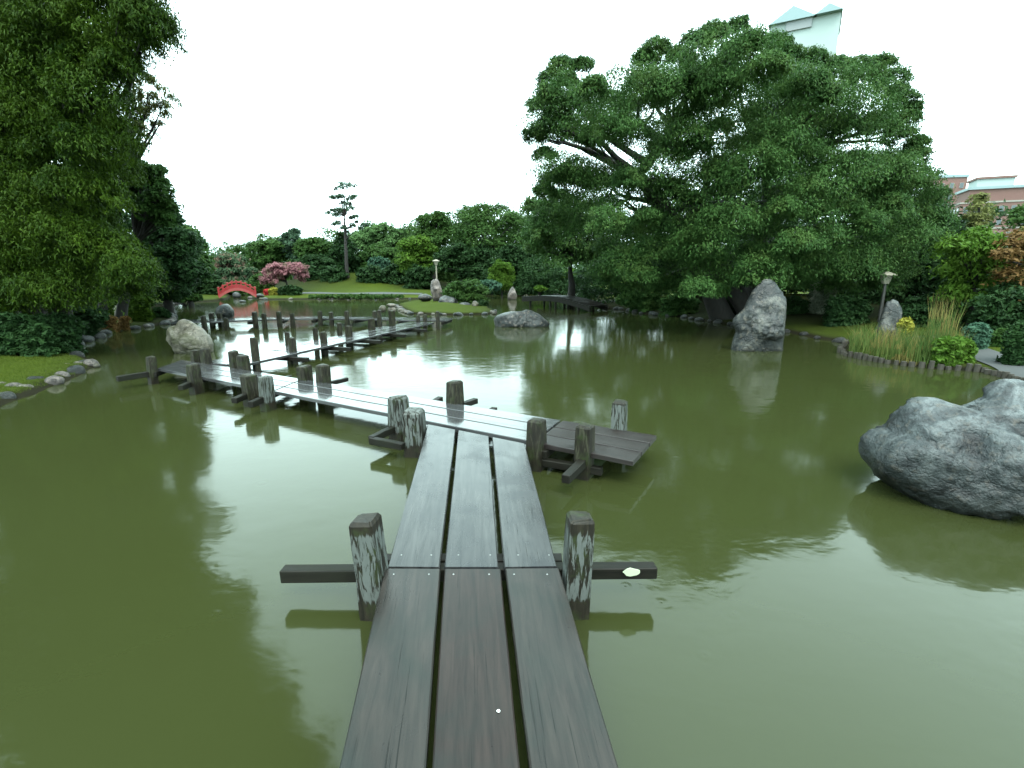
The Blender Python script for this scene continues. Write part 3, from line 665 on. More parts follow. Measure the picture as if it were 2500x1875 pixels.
def edging(label, pts, step, r, mats, jitter=.1):
    e = tag(empty('stone_edging'), label, 'stone edging'); P = [G(*q) for q in pts]
    for a, b in zip(P, P[1:]):
        n_ = max(1, int((b - a).length / step))
        for k in range(n_):
            p = a.lerp(b, (k + random.random() * .6) / n_) + Vector((random.uniform(-1, 1), random.uniform(-1, 1), 0)) * jitter; p.z = .02
            stone(e, p, r * random.uniform(.6, 1.3), mats, (1, 1, .8))
edging('line of small stones below the left trees leading to the far walk', shore[10:17], .42, .17, ['rock_dark', 'rock_warm', 'rock_grey'])
edging('scattered pale stones along the far shore under the mound', shore[21:26], 1.0, .17, ['rock_pale', 'rock_warm', 'rock_dark'])
edging('pale squared stones along the front of the grassy point', isl[0:7], .36, .14, ['rock_pale', 'rock_warm', 'rock_grey'])
edging('dark stones along the right shore under the great tree', shore[36:45], .45, .16, ['rock_dark', 'rock_tall', 'rock_dark'])
edging('small stones by the far bank at the dark footbridge', shore[29:34], .7, .2, ['rock_pale', 'rock_warm'])

# stake palisade round the reed bed
pal = tag(empty('stake_edging'), 'low row of dark wooden stakes holding the reed bank at right', 'edging')
bm = bmesh.new(); bmesh.ops.create_cone(bm, cap_ends=True, segments=8, radius1=1, radius2=.85, depth=1); stk = bm_mesh(bm, 'stake', 0); stk.materials.append(M['stake'])
P = [G(*q) for q in shore[44:53]]
for a, b in zip(P, P[1:]):
    n_ = max(1, int((b - a).length / .12))
    for k in range(n_):
        p = a.lerp(b, (k + .5) / n_); o = bpy.data.objects.new('stake', stk); COL.objects.link(o); o.parent = pal
        hgt = random.uniform(.30, .42); o.location = (p.x + random.uniform(-.02, .02), p.y + random.uniform(-.02, .02), -.06 + random.uniform(-.02, .03) - (.2 - hgt / 2)); r_ = random.uniform(.045, .07); o.scale = (r_, r_, .36); o.rotation_euler = (random.uniform(-.08, .08), random.uniform(-.08, .08), 0)

# ------------------------------------------------------------------ bridges
def red_bridge():
    D = 32.0; s = mpp(D); e = tag(empty('arched_bridge', Wp(581, 726, D)), 'small red lacquered arched footbridge on the far shore', 'bridge'); e.rotation_euler.z = R(28)
    W_, H_ = 84 * s * .90, 18 * s; n = 20; org = Vector(e.location)
    def arc(u): return Vector(((u - .5) * W_, 0, H_ * math.sin(math.pi * u) ** .9 * .95))
    def strip(name, z0, z1, y0, y1, mat):
        bm = bmesh.new(); rows = []
        for i in range(n + 1):
            q = arc(i / n); rows.append([bm.verts.new((q.x, y, q.z + z)) for y, z in ((y0, z0), (y1, z0), (y1, z1), (y0, z1))])
        for a, b in zip(rows, rows[1:]):
            for j in range(4): bm.faces.new((a[j], a[(j + 1) % 4], b[(j + 1) % 4], b[j]))
        bm.faces.new(rows[0]); bm.faces.new(rows[-1]); return link(name, bm_mesh(bm, name), mat, e)
    for y in (-.4, .4):
        strip('side_beam', -.02, .14, y - .05, y + .05, M['red_pale']); strip('top_rail', .46, .53, y - .045, y + .045, M['red']); strip('middle_rail', .29, .34, y - .03, y + .03, M['red'])
        strip('railing_panel', .15, .26, y - .012, y + .012, M['red'])
        for i in range(9):
            q = arc(i / 8); bm = bmesh.new(); box_bm(bm, (q.x, y, q.z + .33), (.075, .075, .42 if 0 < i < 8 else .55)); box_bm(bm, (q.x, y, q.z + (.57 if 0 < i < 8 else .63)), (.1, .1, .05)); link('railing_post', bm_mesh(bm, 'railing_post'), M['red'], e)
    for i in range(26):
        q = arc((i + .5) / 26); bm = bmesh.new(); box_bm(bm, (q.x, 0, q.z + .16), (W_ / 28, .7, .035)); link('plank', bm_mesh(bm, 'plank'), M['red_pale'], e)
red_bridge()
def dark_bridge():
    a, b = G(1462, 749, .22), G(1295, 727, .38)
    e = tag(empty('footbridge'), 'low dark arched wooden footbridge under the great tree', 'bridge'); d = b - a; L = d.length; dn = d.normalized(); nn = Vector((-dn.y, dn.x, 0)); n = 18
    def at(u): p = a.lerp(b, u); p.z = float(np.interp(u, [0, .12, .25, .38, .5, .7, 1], [.22, .34, .43, .50, .535, .52, .40])); return p
    for s_ in (-.5, .5):
        bm = bmesh.new(); rows = []
        for i in range(n + 1):
            q = at(i / n) + nn * s_; rows.append([bm.verts.new(q + nn * y + Vector((0, 0, z))) for y, z in ((-.06, -.2), (.06, -.2), (.06, .0), (-.06, .0))])
        for r0, r1 in zip(rows, rows[1:]):
            for j in range(4): bm.faces.new((r0[j], r0[(j + 1) % 4], r1[(j + 1) % 4], r1[j]))
        bm.faces.new(rows[0]); bm.faces.new(rows[-1]); link('side_beam', bm_mesh(bm, 'side_beam'), M['beam'], e)
    for i in range(24):
        q = at((i + .5) / 24); bm = bmesh.new(); box_bm(bm, q + Vector((0, 0, .03)), (L / 25, 1.1, .05), Matrix.Rotation(math.atan2(dn.y, dn.x), 3, 'Z')); link('plank', bm_mesh(bm, 'plank'), M['beam'], e)
    for u in (.16, .48, .56, .88):
        for s_ in (-.45, .45):
            q = at(u) + nn * s_; t_ = Tubes(); t_.add([(q.x, q.y, -.5), (q.x, q.y, q.z - .1)], [.06, .06]); link('pier', t_.mesh('pier'), M['beam'], e)
dark_bridge()

# ------------------------------------------------------------------ lamps and stone posts
def lamp(label, x, ybase, ytop, D, warm):
    p = Wp(x, ybase, D); p.z = gz(p.x, p.y); top = Wp(x, ytop, D).z; e = tag(empty('lamp_post', p), label, 'lamp post', 'garden lamp posts'); h = top - p.z
    t_ = Tubes(); t_.add([(0, 0, 0), (0, 0, h * .5), (0, 0, h - .35)], [.06, .045, .04]); link('pole', t_.mesh('pole'), M[warm], e)
    bm = bmesh.new(); bmesh.ops.create_cone(bm, cap_ends=True, segments=6, radius1=.09, radius2=.17, depth=.26, matrix=Matrix.Translation((0, 0, h - .22))); link('lantern', bm_mesh(bm, 'lantern'), M['lamp_glass'], e)
    bm = bmesh.new(); bmesh.ops.create_cone(bm, cap_ends=True, segments=6, radius1=.28, radius2=.05, depth=.11, matrix=Matrix.Translation((0, 0, h - .04))); link('cap', bm_mesh(bm, 'cap'), M['granite'], e)
lamp('garden lamp post behind the upright stone slab on the grassy point', 1067, 712, 634, 34, 'granite')
lamp('dark garden lamp post between the great tree and stone pillar', 2148, 775, 664, 15.5, 'metal_dark')
def stone_post(label, x, yb, yt, D, w_):
    p = Wp(x, yb, D); e = tag(empty('stone_lantern', p), label, 'stone lantern', 'pale stone posts on the left bank'); h = Wp(x, yt, D).z - p.z
    bm = bmesh.new(); box_bm(bm, (0, 0, h * .35 - .1), (w_, w_, h * .7 + .2)); link('shaft', bm_mesh(bm, 'shaft', w_ * .1), M['granite'], e)
    bm = bmesh.new(); bmesh.ops.create_cone(bm, cap_ends=True, segments=4, radius1=w_ * 1.1, radius2=w_ * .4, depth=h * .3, matrix=Matrix.Translation((0, 0, h * .85))); link('cap', bm_mesh(bm, 'cap'), M['granite'], e)
stone_post('pale stone lantern left of the red bridge, nearer to the trees', 491, 725, 706, 36, .16)
stone_post('pale stone lantern close to the left foot of the red bridge', 515, 725, 711, 36, .15)
stone_post('small white marker stone under the left trees by the path', 288, 772, 746, 17, .13)

# ------------------------------------------------------------------ buildings beyond the park
def brick_mat(name, a, b, mortar, sc):
    t = NT(name); v = t.coords('Object'); n = t.noise(v, .4, 4); c = t.mix(n, a, b); c = t.mix(t.math('MULTIPLY', t.noise(v, 6, 2), .4), c, mortar); t.pbr(c, .85); return t.m
M['brick'] = brick_mat('brick_wall', (.15, .070, .058), (.20, .095, .078), (.22, .17, .15), 1)
M['render'] = flat('white_render', (.36, .43, .42), .8, var=.06); M['render_cream'] = flat('cream_render', (.30, .28, .25), .8, var=.06)
M['roof_metal'] = flat('pale_roof', (.24, .33, .35), .6, var=.06); M['glass'] = flat('window_glass', (.07, .09, .10), .15); M['shade'] = flat('recess_shade', (.25, .27, .28), .8)
def bbox(parent, name, c, s, rz, mat, off):
    bm = bmesh.new(); box_bm(bm, (0, 0, 0), s); o = link(name, bm_mesh(bm, name), M[mat], parent); q = Matrix.Rotation(rz, 3, 'Z') @ Vector(c); o.location = q; o.rotation_euler.z = rz; return o
def tower(label, xc, ytop, D, wx, wy, rz, wall, rows, cols, cols_side, z0_=2.2, name='apartment_tower', bands=None):
    p = Wp(xc, ytop, D); H = p.z; e = tag(empty(name, (p.x, p.y, 0)), label, 'building')
    bbox(e, 'wall', (0, 0, H / 2), (wx, wy, H), rz, wall, 0)
    wme = None
    for face in (0, 1):
        for r_ in range(rows):
            z = H - z0_ - r_ * 3.0
            for c_ in range(cols if face == 0 else cols_side):
                k = (c_ + .5) / (cols if face == 0 else cols_side) - .5
                ctr = (k * wx, -wy / 2 - .02, z) if face == 0 else (-wx / 2 - .02, k * wy, z)
                sz = (wx / cols * .42, .16, 1.4) if face == 0 else (.16, wy / cols_side * .5, 1.5)
                w_o = bbox(e, 'window', ctr, sz, rz, 'render_cream', 0)
                bm = bmesh.new(); box_bm(bm, (0, -.06 if face == 0 else 0, 0) if face == 0 else (-.06, 0, 0), (sz[0] * .84 if face == 0 else .1, .1 if face == 0 else sz[1] * .84, 1.3)); link('pane', bm_mesh(bm, 'pane'), M['glass'], w_o)
        if bands:
            for r_ in range(rows + 1):
                z = H - .4 - r_ * 3.0
    for r_ in range(rows if bands else 0):
        bbox(e, 'floor_band', (0, 0, H - .55 - r_ * 3.0), (wx + .3, wy + .3, .35), rz, 'render_cream', 0)
    return e, H
# white gabled tower (its head shows over the crown)
e, H = tower('white high-rise with gabled top showing above the great tree', 1966, 76, 120, 12.4, 12, R(-30), 'render', 5, 3, 3, z0_=9.5, name='gabled_tower')
def gable(e, x, y, wx, wy, z0, hh, rz, mat):
    bm = bmesh.new(); pr_ = [(-wx / 2, 0), (wx / 2, 0), (0, hh)]
    A = [bm.verts.new((a_, -wy / 2, b_)) for a_, b_ in pr_]; B = [bm.verts.new((a_, wy / 2, b_)) for a_, b_ in pr_]
    bm.faces.new(A); bm.faces.new(B[::-1])
    for i in range(3): bm.faces.new((A[i], B[i], B[(i + 1) % 3], A[(i + 1) % 3]))
    o = link('roof', bm_mesh(bm, 'roof'), M[mat], e); q = Matrix.Rotation(rz, 3, 'Z') @ Vector((x, y, z0)); o.location = q; o.rotation_euler.z = rz
gable(e, -2.3, -.4, 8.6, 13, H, 2.6, R(-30), 'roof_metal'); gable(e, 4.0, -.8, 4.8, 13, H, 1.5, R(-30), 'roof_metal')
bbox(e, 'recess_shade', (-1.0, -6.15, H - .6), (4.6, .5, 2.2), R(-30), 'shade', 0)  # grey box on the wall; the recess shade is painted as its colour
e, H = tower('brick high-rise with cream window strips right of the great tree', 2308, 438, 150, 7, 7, R(-12), 'brick', 8, 3, 4)
bbox(e, 'parapet', (0, 0, H + .3), (7.5, 7.5, .7), R(-12), 'roof_metal', 0)
e, H = tower('wide brick apartment block with pale bands at far right', 2452, 492, 130, 20, 12, R(-25), 'brick', 8, 9, 5, bands=True)
bbox(e, 'upper_storey', (-1, 1, H + 1.4), (14, 9, 2.8), R(-25), 'brick', 0); bbox(e, 'parapet', (-1, 1, H + 3.0), (14.8, 9.8, .6), R(-25), 'roof_metal', 0)
bbox(e, 'penthouse', (-3, 1, H + 4.3), (7, 6, 2.0), R(-25), 'render', 0); bbox(e, 'roof', (-3, 1, H + 5.5), (7.6, 6.6, .5), R(-25), 'brick', 0)

# ------------------------------------------------------------------ trees
def make_tree(name, label, clumps, mat, base, trunk_r, size, cat='tree', fork=None, nbr=40, group=None, trunks=None, wob=.06, back=0.0, **kw):
    base = Vector(base); base.z = gz(base.x, base.y) - .1
    e = tag(empty(name, base), label, cat, group); B0 = base.copy()
    V, Fc = leaves(clumps, size, seed=abs(hash(label)) % 1000 if False else sum(map(ord, label)) % 1000, **kw)
    V = V - np.array(B0[:]); link('crown', mesh_np('crown', V, Fc), M[mat], e)
    t_ = Tubes(); cs = [Vector(c[:3]) for c in clumps]; cen = sum(cs, Vector()) / len(cs); topz = max(c.z for c in cs)
    fk = Vector(fork) if fork else Vector((base.x * .6 + cen.x * .4, base.y * .6 + cen.y * .4, base.z + (cen.z - base.z) * .45))
    stems = trunks or [(base, fk)]
    mains = []
    for a, f_ in stems:
        a = Vector(a); a.z = gz(a.x, a.y) - .15; f_ = Vector(f_); top = f_.lerp(Vector((cen.x, cen.y, topz)), .38)
        path = curve(a, f_, 0, 6, wob * .6) + curve(f_, top, 0, 6, wob)[1:]
        n = len(path); t_.add([p - B0 for p in path], [trunk_r * (1.25 if i == 0 else 1) * (1 - .8 * i / (n - 1)) for i in range(n)], 9); mains += path[3:-1]
    sel = cs if len(cs) <= nbr else random.sample(cs, nbr)
    for c in sel:
        st = min(mains, key=lambda m_: (m_ - c).length + max(0, m_.z - c.z + .2) * 2.0); L = (c - st).length
        if L < .05: continue
        r0 = min(trunk_r * .45, trunk_r * .12 + L * .022)
        c = st.lerp(c, .88); path = curve(st, c, L * .06, 7, wob)
        for i_, q_ in enumerate(path): q_.y += back * math.sin(i_ / 6 * math.pi)
        t_.add([p - B0 for p in path], [r0 * (1 - .8 * i / 6) for i in range(7)], 6)
        for _ in range(2):
            q = path[random.randint(3, 5)]; tip = c + Vector((random.uniform(-1, 1), random.uniform(-1, 1), random.uniform(-.3, .5))) * L * .10
            t_.add([p - B0 for p in curve(q, tip, 0, 4, .1)], [r0 * .35, r0 * .25, r0 * .18, r0 * .08], 5)
    link('trunk', t_.mesh('trunk'), M['bark'], e); return e

# --- the great tree at right
P_big = [(1292, 328), (1310, 239), (1354, 149), (1434, 149), (1475, 195), (1499, 139), (1593, 107), (1645, 140), (1698, 90), (1732, 55), (1840, 60), (1880, 100), (1930, 135), (2040, 160), (2095, 150), (2170, 169), (2228, 249), (2205, 323),
         (2254, 398), (2284, 457), (2300, 560), (2290, 660), (2180, 700), (1990, 715), (1800, 725), (1700, 735), (1560, 735), (1490, 700), (1460, 620), (1400, 560), (1310, 500), (1305, 440), (1345, 350)]
gaps = [[(1560, 250), (1640, 270), (1665, 330), (1610, 345), (1560, 310)], [(1430, 350), (1500, 320), (1590, 360), (1590, 400), (1500, 425), (1400, 415)], [(1640, 190), (1700, 190), (1735, 225), (1700, 250), (1650, 230)], [(1300, 345), (1400, 330), (1400, 400), (1350, 440), (1300, 420)],
        [(1800, 60), (1880, 70), (1850, 110), (1800, 100)]]
cl = poly_clumps(P_big, 17.5, 70, 3.4, 3, gaps, pack=1.0, inset=.72, seed=4, bulge=1.2)
cl += poly_clumps(P_big, 17.0, 34, 3.8, 1, gaps[:2], pack=1.25, inset=.8, seed=9, bulge=1.5)
cl += [(*Wp(x, y, D)[:], r * mpp(D)) for x, y, r, D in ((2175, 195, 34, 17.2), (2205, 245, 30, 17), (2150, 160, 30, 17.5), (2100, 165, 34, 17.6), (2215, 290, 26, 17), (2195, 335, 34, 16.8), (2225, 385, 32, 17), (2250, 430, 34, 17), (2275, 480, 32, 17.2), (2240, 350, 22, 17), (1905, 118, 26, 17.4), (1700, 100, 30, 17.4), (1660, 140, 30, 17.6), (1600, 120, 30, 17), (1350, 195, 30, 16.8), (1320, 260, 30, 16.8), (1310, 330, 28, 16.6), (2285, 540, 34, 17.2), (2230, 262, 16, 17), (1925, 140, 30, 17.4), (1985, 142, 28, 17.5), (2040, 162, 28, 17.5), (1890, 105, 26, 17.5), (1500, 690, 40, 17), (1560, 700, 40, 16.8), (1640, 705, 36, 16.6), (1470, 660, 36, 17.2), (1950, 690, 40, 16.8), (2050, 700, 40, 16.8), (2150, 690, 40, 16.8), (1400, 560, 50, 17.2), (1340, 540, 40, 17.4))]
hole = [(1480, 340), (1420, 310), (1460, 440), (1560, 420)]
cl += [(*Wp(x, y, D)[:], r * mpp(D)) for x, y, r, D in ((1330, 380, 26, 16.5), (1375, 430, 30, 16.8), (1450, 345, 24, 17.2), (1520, 440, 30, 17), (1360, 300, 36, 16.6), (1330, 470, 28, 17), (1600, 240, 26, 17.4), (1740, 80, 28, 17.3), (1800, 62, 22, 17.6), (1370, 160, 26, 16.9), (1420, 165, 26, 17))]
bb = G(1742, 748, .3)
make_tree('great_tree', 'great spreading tree with dark limbs that dominates the right bank', cl, 'leaf_oak', (bb.x, 18.0, 0), .36, .035, nbr=70, wob=.09, back=.9, tufts=58, per_tuft=58, tuft_r=.36, droop=.5, flat_=.72, shell=.6, aspect=.45, up=.6,
          trunks=[((bb.x, 18.0, 0), Wp(1700, 560, 18.2)), ((Wp(1850, 740, 19).x, 19, 0), Wp(1875, 500, 18.6)), ((Wp(1770, 745, 18.4).x, 18.4, 0), Wp(1560, 430, 17.6))])

# --- the tall trees at left
P_left = [(-420, -1500), (430, -1500), (540, -1000), (520, -600), (455, -300), (400, -100), (396, 0), (425, 80), (405, 118), (360, 155), (304, 180), (300, 255), (335, 318), (330, 358), (350, 400), (318, 470), (316, 547), (340, 630), (375, 690), (380, 735), (300, 742), (200, 760), (120, 790), (-230, 800)]
P_leftv = [p for p in P_left if True]
def clip_low(poly, y0): return poly
vis = [(-230, -120), (400, -120), (396, 0), (425, 80), (405, 118), (360, 155), (304, 180), (300, 255), (335, 318), (330, 358), (350, 400), (318, 470), (316, 547), (340, 630), (385, 700), (390, 745), (300, 752), (200, 765), (120, 790), (-230, 800)]
up_ = [(-700, 700), (-700, -1500), (390, -1500), (490, -1000), (470, -600), (430, -300), (405, -100), (-240, -100), (-240, 700)]
cl = poly_clumps(vis, 11.5, 62, 1.6, 3, (), pack=.85, inset=.75, seed=14)
lt = (Wp(150, 800, 13).x, 13.0, 0)
make_tree('cypress_tree', 'tall dense green tree filling the left edge of the view', cl + [(*Wp(x, y, 11.6)[:], .5) for x, y in ((100, -180), (250, -200), (-50, -220), (330, -160))], 'leaf_cypress', lt, .3, .034, nbr=50, back=.5, tufts=58, per_tuft=56, tuft_r=.32, droop=.8, flat_=1.0, aspect=.34, up=.35)
cl = poly_clumps(up_, 11.8, 100, 1.6, 2, (), pack=.8, inset=.6, seed=15)
make_tree('cypress_tree', 'upper crown tree behind the dense left tree, leaving the frame at the top', cl, 'leaf_cypress', (lt[0] - 1.5, 14.0, 0), .35, .12, nbr=30, tufts=30, per_tuft=20, tuft_r=.36, droop=.6, flat_=1.0, aspect=.4, up=.35)
# loose leaved tree behind
cl = poly_clumps([(300, 170), (370, 180), (420, 215), (428, 260), (415, 310), (375, 335), (300, 330)], 16, 17, .8, 1, (), pack=1.1, inset=.3, seed=16)
make_tree('gum_tree', 'loose thin-leaved tree peeping out behind the dense left tree', cl, 'leaf_olive', (Wp(240, 760, 16).x, 16, 0), .14, .06, tufts=16, per_tuft=14, tuft_r=.5, droop=.8, flat_=1.0, aspect=.22, nbr=20)
cl = poly_clumps([(330, 400), (390, 405), (418, 450), (425, 510), (410, 560), (340, 560), (310, 480)], 15.5, 24, .9, 2, (), seed=17)
make_tree('broadleaf_tree', 'dark knobbly tree between the dense left tree and the sky', cl, 'leaf_mid', (Wp(285, 760, 16.3).x, 16.3, 0), .18, .055, tufts=26, per_tuft=22, tuft_r=.36)
cl = poly_clumps([(330, 545), (400, 510), (440, 540), (480, 590), (490, 640), (485, 700), (460, 735), (340, 745)], 20, 34, 1.6, 2, (), seed=18)
make_tree('broadleaf_tree', 'round dark green tree at the water on the left bank', cl, 'leaf_dark', (Wp(410, 742, 21).x, 21, 0), .22, .07, tufts=40, per_tuft=26, tuft_r=.34)
cl = poly_clumps([(390, 520), (420, 500), (455, 560), (500, 600), (520, 640), (510, 700), (440, 710), (400, 640)], 26, 24, 1.6, 2, (), seed=19)
make_tree('broadleaf_tree', 'mid green tree sloping down to the red bridge, behind the dark one', cl, 'leaf_mid', (Wp(460, 715, 26).x, 26, 0), .18, .09, tufts=30, per_tuft=20, tuft_r=.36)

def simple(name, label, cx, cy, rx, ry, D, mat, r=None, size=None, cat='tree', trunk=.15, group=None, xb=None, layers=2, thick=None, seed=None, poly=None, yb=None, **kw):
    r = r or max(8, min(rx, ry) * .45); kw.setdefault('tufts', 34); kw.setdefault('per_tuft', 18); kw.setdefault('tuft_r', .38)
    cl = poly_clumps(poly or ell(cx, cy, rx, ry), D, r, thick if thick is not None else rx * mpp(D) * .5, layers, (), seed=seed or int(cx + cy))
    if not cl: cl = [(*Wp(cx, cy, D)[:], min(rx, ry) * mpp(D))]
    if cat == 'shrub':
        ex = []
        for (x_, y_, z_, r_) in cl:
            g0 = gz(x_, y_); z2 = z_ - r_ * 1.1
            while z2 > g0 - r_ * .2 and g0 > 0: ex.append((x_ + random.uniform(-.3, .3) * r_, y_, z2, r_ * random.uniform(.7, .95))); z2 -= r_ * 1.1
        cl += ex
    p = Wp(xb or cx, cy, D); return make_tree(name, label, cl, mat, (p.x, D, 0), trunk, size or max(.05, D * .0024), cat, nbr=14, group=group, **kw)
def bush(label, cx, cy, rx, ry, D, mat, name='shrub', **kw):
    kw.setdefault('layers', 3); kw.setdefault('tufts', 16); kw.setdefault('per_tuft', 12); return simple(name, label, cx, cy, rx, ry, D, mat, cat='shrub', trunk=.04, r=kw.pop('r', max(6, min(rx, ry) * .55)), **kw)

simple('broadleaf_tree', 'round far tree with rosy tinged top left of the pink tree', 559, 665, 44, 44, 44, 'leaf_pinkish', trunk=.2)
simple('broadleaf_tree', 'far domed tree standing behind the pink blossom tree', 650, 625, 50, 42, 50, 'leaf_mid', trunk=.2)
simple('pine_tree', 'far open-crowned pine with sky gaps between dome and conifer', 712, 600, 30, 40, 50, 'leaf_pine', trunk=.2, layers=1, r=14)
simple('broadleaf_tree', 'low far tree left of the dark conifer', 765, 618, 48, 36, 48, 'leaf_mid', trunk=.2)
simple('broadleaf_tree', 'dark lower tree above the mound shrubs', 770, 655, 60, 32, 46, 'leaf_dark', trunk=.2)
simple('conifer_tree', 'dark pointed conifer at the foot of the tall thin pine', 0, 0, 0, 0, 47, 'leaf_dark', poly=[(836, 570), (858, 600), (872, 660), (865, 690), (812, 690), (806, 650), (818, 600)], r=14, cx=0, cy=0) if False else None
cl = poly_clumps([(836, 566), (850, 580), (868, 610), (880, 660), (870, 690), (808, 690), (802, 650), (815, 600)], 47, 14, 1.0, 2, (), seed=77)
make_tree('conifer_tree', 'dark pointed conifer at the foot of the tall thin pine', cl, 'leaf_dark', (Wp(840, 690, 47).x, 47, 0), .2, .11, tufts=22, per_tuft=14, tuft_r=.4, nbr=10)
# tall thin pine with separate foliage pads
pads = ((842, 452, 16), (827, 460, 12), (858, 458, 13), (818, 482, 9), (812, 484, 7), (832, 480, 9), (852, 488, 12), (866, 480, 7), (838, 496, 8), (850, 500, 10), (856, 512, 10), (810, 516, 9), (824, 514, 10), (834, 518, 8), (800, 520, 6), (818, 526, 9), (862, 532, 9), (868, 528, 6), (824, 544, 8), (816, 548, 5),
        (838, 556, 7), (860, 550, 6), (870, 542, 4), (888, 552, 8), (894, 550, 7), (880, 558, 5), (846, 566, 5))
cl = [(*Wp(x, y, 44 + random.uniform(-.6, .6))[:], r * mpp(44)) for x, y, r in pads]
make_tree('pine_tree', 'tall thin pine with separate tufts standing above the tree line', cl, 'leaf_pine', (Wp(848, 690, 44).x, 44, 0), .17, .09, nbr=30, tufts=12, per_tuft=12, tuft_r=.4, flat_=.6, wob=.03, trunks=[((Wp(849, 690, 44).x, 44, 0), Wp(842, 560, 44))])
simple('broadleaf_tree', 'broad pale green tree right of the tall thin pine', 932, 590, 70, 44, 52, 'leaf_light', trunk=.25)
simple('broadleaf_tree', 'deep green tree below the broad pale one', 935, 635, 62, 34, 47, 'leaf_mid', trunk=.2)
simple('broadleaf_tree', 'yellow-green rounded tree behind the mound', 1015, 632, 48, 50, 43, 'leaf_bright', trunk=.2)
simple('broadleaf_tree', 'uneven topped tree left of the domed willow-like tree', 1058, 570, 48, 48, 46, 'leaf_mid', trunk=.25)
simple('broadleaf_tree', 'big domed tree at the centre of the skyline', 1200, 570, 86, 76, 42, 'leaf_mid', trunk=.3)
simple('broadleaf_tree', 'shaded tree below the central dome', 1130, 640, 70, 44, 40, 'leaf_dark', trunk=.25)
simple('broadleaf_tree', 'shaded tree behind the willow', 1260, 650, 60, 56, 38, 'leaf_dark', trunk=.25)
simple('willow_tree', 'small light green weeping willow by the back pond', 1225, 672, 30, 36, 34, 'leaf_bright', trunk=.1, r=10, droop=1.6, aspect=.25)
cl = poly_clumps([(1290, 480), (1350, 470), (1440, 500), (1500, 560), (1510, 640), (1490, 655), (1400, 655), (1330, 655), (1300, 630), (1280, 560)], 25, 46, 2.2, 3, (), seed=91)
make_tree('broadleaf_tree', 'full green tree behind the dark footbridge joining the great tree', cl, 'leaf_oak', (Wp(1400, 720, 26).x, 26, 0), .28, .08, tufts=34, per_tuft=26, tuft_r=.36, droop=.3, nbr=26)
cl = poly_clumps([(2140, 420), (2230, 450), (2290, 520), (2340, 620), (2350, 720), (2250, 750), (2080, 745), (2060, 600)], 23, 54, 2.2, 3, (), seed=92)
make_tree('broadleaf_tree', 'dark tree behind the right flank of the great tree', cl, 'leaf_dark', (Wp(2200, 760, 23).x, 23, 0), .25, .08, tufts=34, per_tuft=26, tuft_r=.36, nbr=24)
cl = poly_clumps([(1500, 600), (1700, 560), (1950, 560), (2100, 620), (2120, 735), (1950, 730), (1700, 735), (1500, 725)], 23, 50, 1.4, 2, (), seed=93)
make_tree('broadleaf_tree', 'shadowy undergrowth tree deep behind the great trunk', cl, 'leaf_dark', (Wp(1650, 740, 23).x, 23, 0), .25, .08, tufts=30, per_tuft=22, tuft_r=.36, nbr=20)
# bright umbrella maple by the footbridge
cl = poly_clumps([(1350, 690), (1375, 668), (1410, 655), (1450, 658), (1490, 668), (1505, 690), (1470, 692), (1420, 680), (1380, 688)], 36, 12, .8, 2, (), pack=.7, inset=.3, seed=95)
make_tree('maple_tree', 'small bright green umbrella maple by the dark footbridge', cl, 'leaf_bright', (Wp(1420, 740, 36.5).x, 36.5, 0), .1, .075, tufts=22, per_tuft=16, tuft_r=.4, flat_=.5, nbr=14)
# pink crepe myrtle
cl = poly_clumps([(632, 695), (650, 660), (668, 640), (690, 648), (715, 640), (745, 652), (752, 675), (735, 690), (715, 668), (690, 680), (665, 698)], 38, 11, .9, 2, (), pack=.7, inset=.35, seed=96)
make_tree('crepe_myrtle', 'pink blossoming tree right of the red bridge', cl, 'blossom', (Wp(705, 715, 38).x, 38, 0), .1, .075, tufts=16, per_tuft=14, tuft_r=.45, nbr=20)
simple('broadleaf_tree', 'low rosy tree tucked left of the pink blossom tree', 614, 668, 18, 14, 41, 'leaf_pinkish', trunk=.08)
# right edge trees
cl = poly_clumps([(2290, 560), (2330, 560), (2390, 545), (2440, 580), (2460, 640), (2450, 720), (2400, 760), (2300, 745)], 14.5, 40, 1.0, 2, (), seed=97)
make_tree('broadleaf_tree', 'bright yellow-green tree at the right edge beside the great tree', cl, 'leaf_bright', (Wp(2370, 790, 14.5).x, 14.5, 0), .12, .06, tufts=26, per_tuft=16, tuft_r=.4, droop=.4, nbr=20)
cl = poly_clumps([(2372, 480), (2390, 465), (2405, 480), (2412, 520), (2405, 570), (2375, 570), (2366, 520)], 19, 20, .7, 2, (), seed=98)
make_tree('broadleaf_tree', 'slim tree reaching up before the brick apartment block', cl, 'leaf_olive', (Wp(2395, 780, 19).x, 19, 0), .12, .06, tufts=18, per_tuft=12, tuft_r=.4, nbr=14)
cl = poly_clumps([(2440, 580), (2500, 560), (2640, 560), (2680, 700), (2620, 780), (2480, 760), (2430, 680)], 13.5, 40, 1.0, 2, (), seed=99)
make_tree('broadleaf_tree', 'rusty autumn tinted tree at the far right edge', cl, 'leaf_rust', (Wp(2540, 800, 13.5).x, 13.5, 0), .12, .055, tufts=24, per_tuft=16, tuft_r=.4, nbr=18)
cl = poly_clumps([(2468, 530), (2500, 505), (2620, 500), (2640, 600), (2500, 600)], 17, 26, .8, 2, (), seed=100)
make_tree('broadleaf_tree', 'round dark tree top below the brick block at the right edge', cl, 'leaf_mid', (Wp(2550, 780, 17).x, 17, 0), .14, .06, tufts=24, per_tuft=18, tuft_r=.38, nbr=14)
bush('dark shrub mass behind the path at the right edge', 2480, 750, 110, 60, 12.8, 'leaf_dark')
bush('dark low shrub mass below the yellow-green tree', 2290, 760, 90, 42, 15.5, 'leaf_dark')
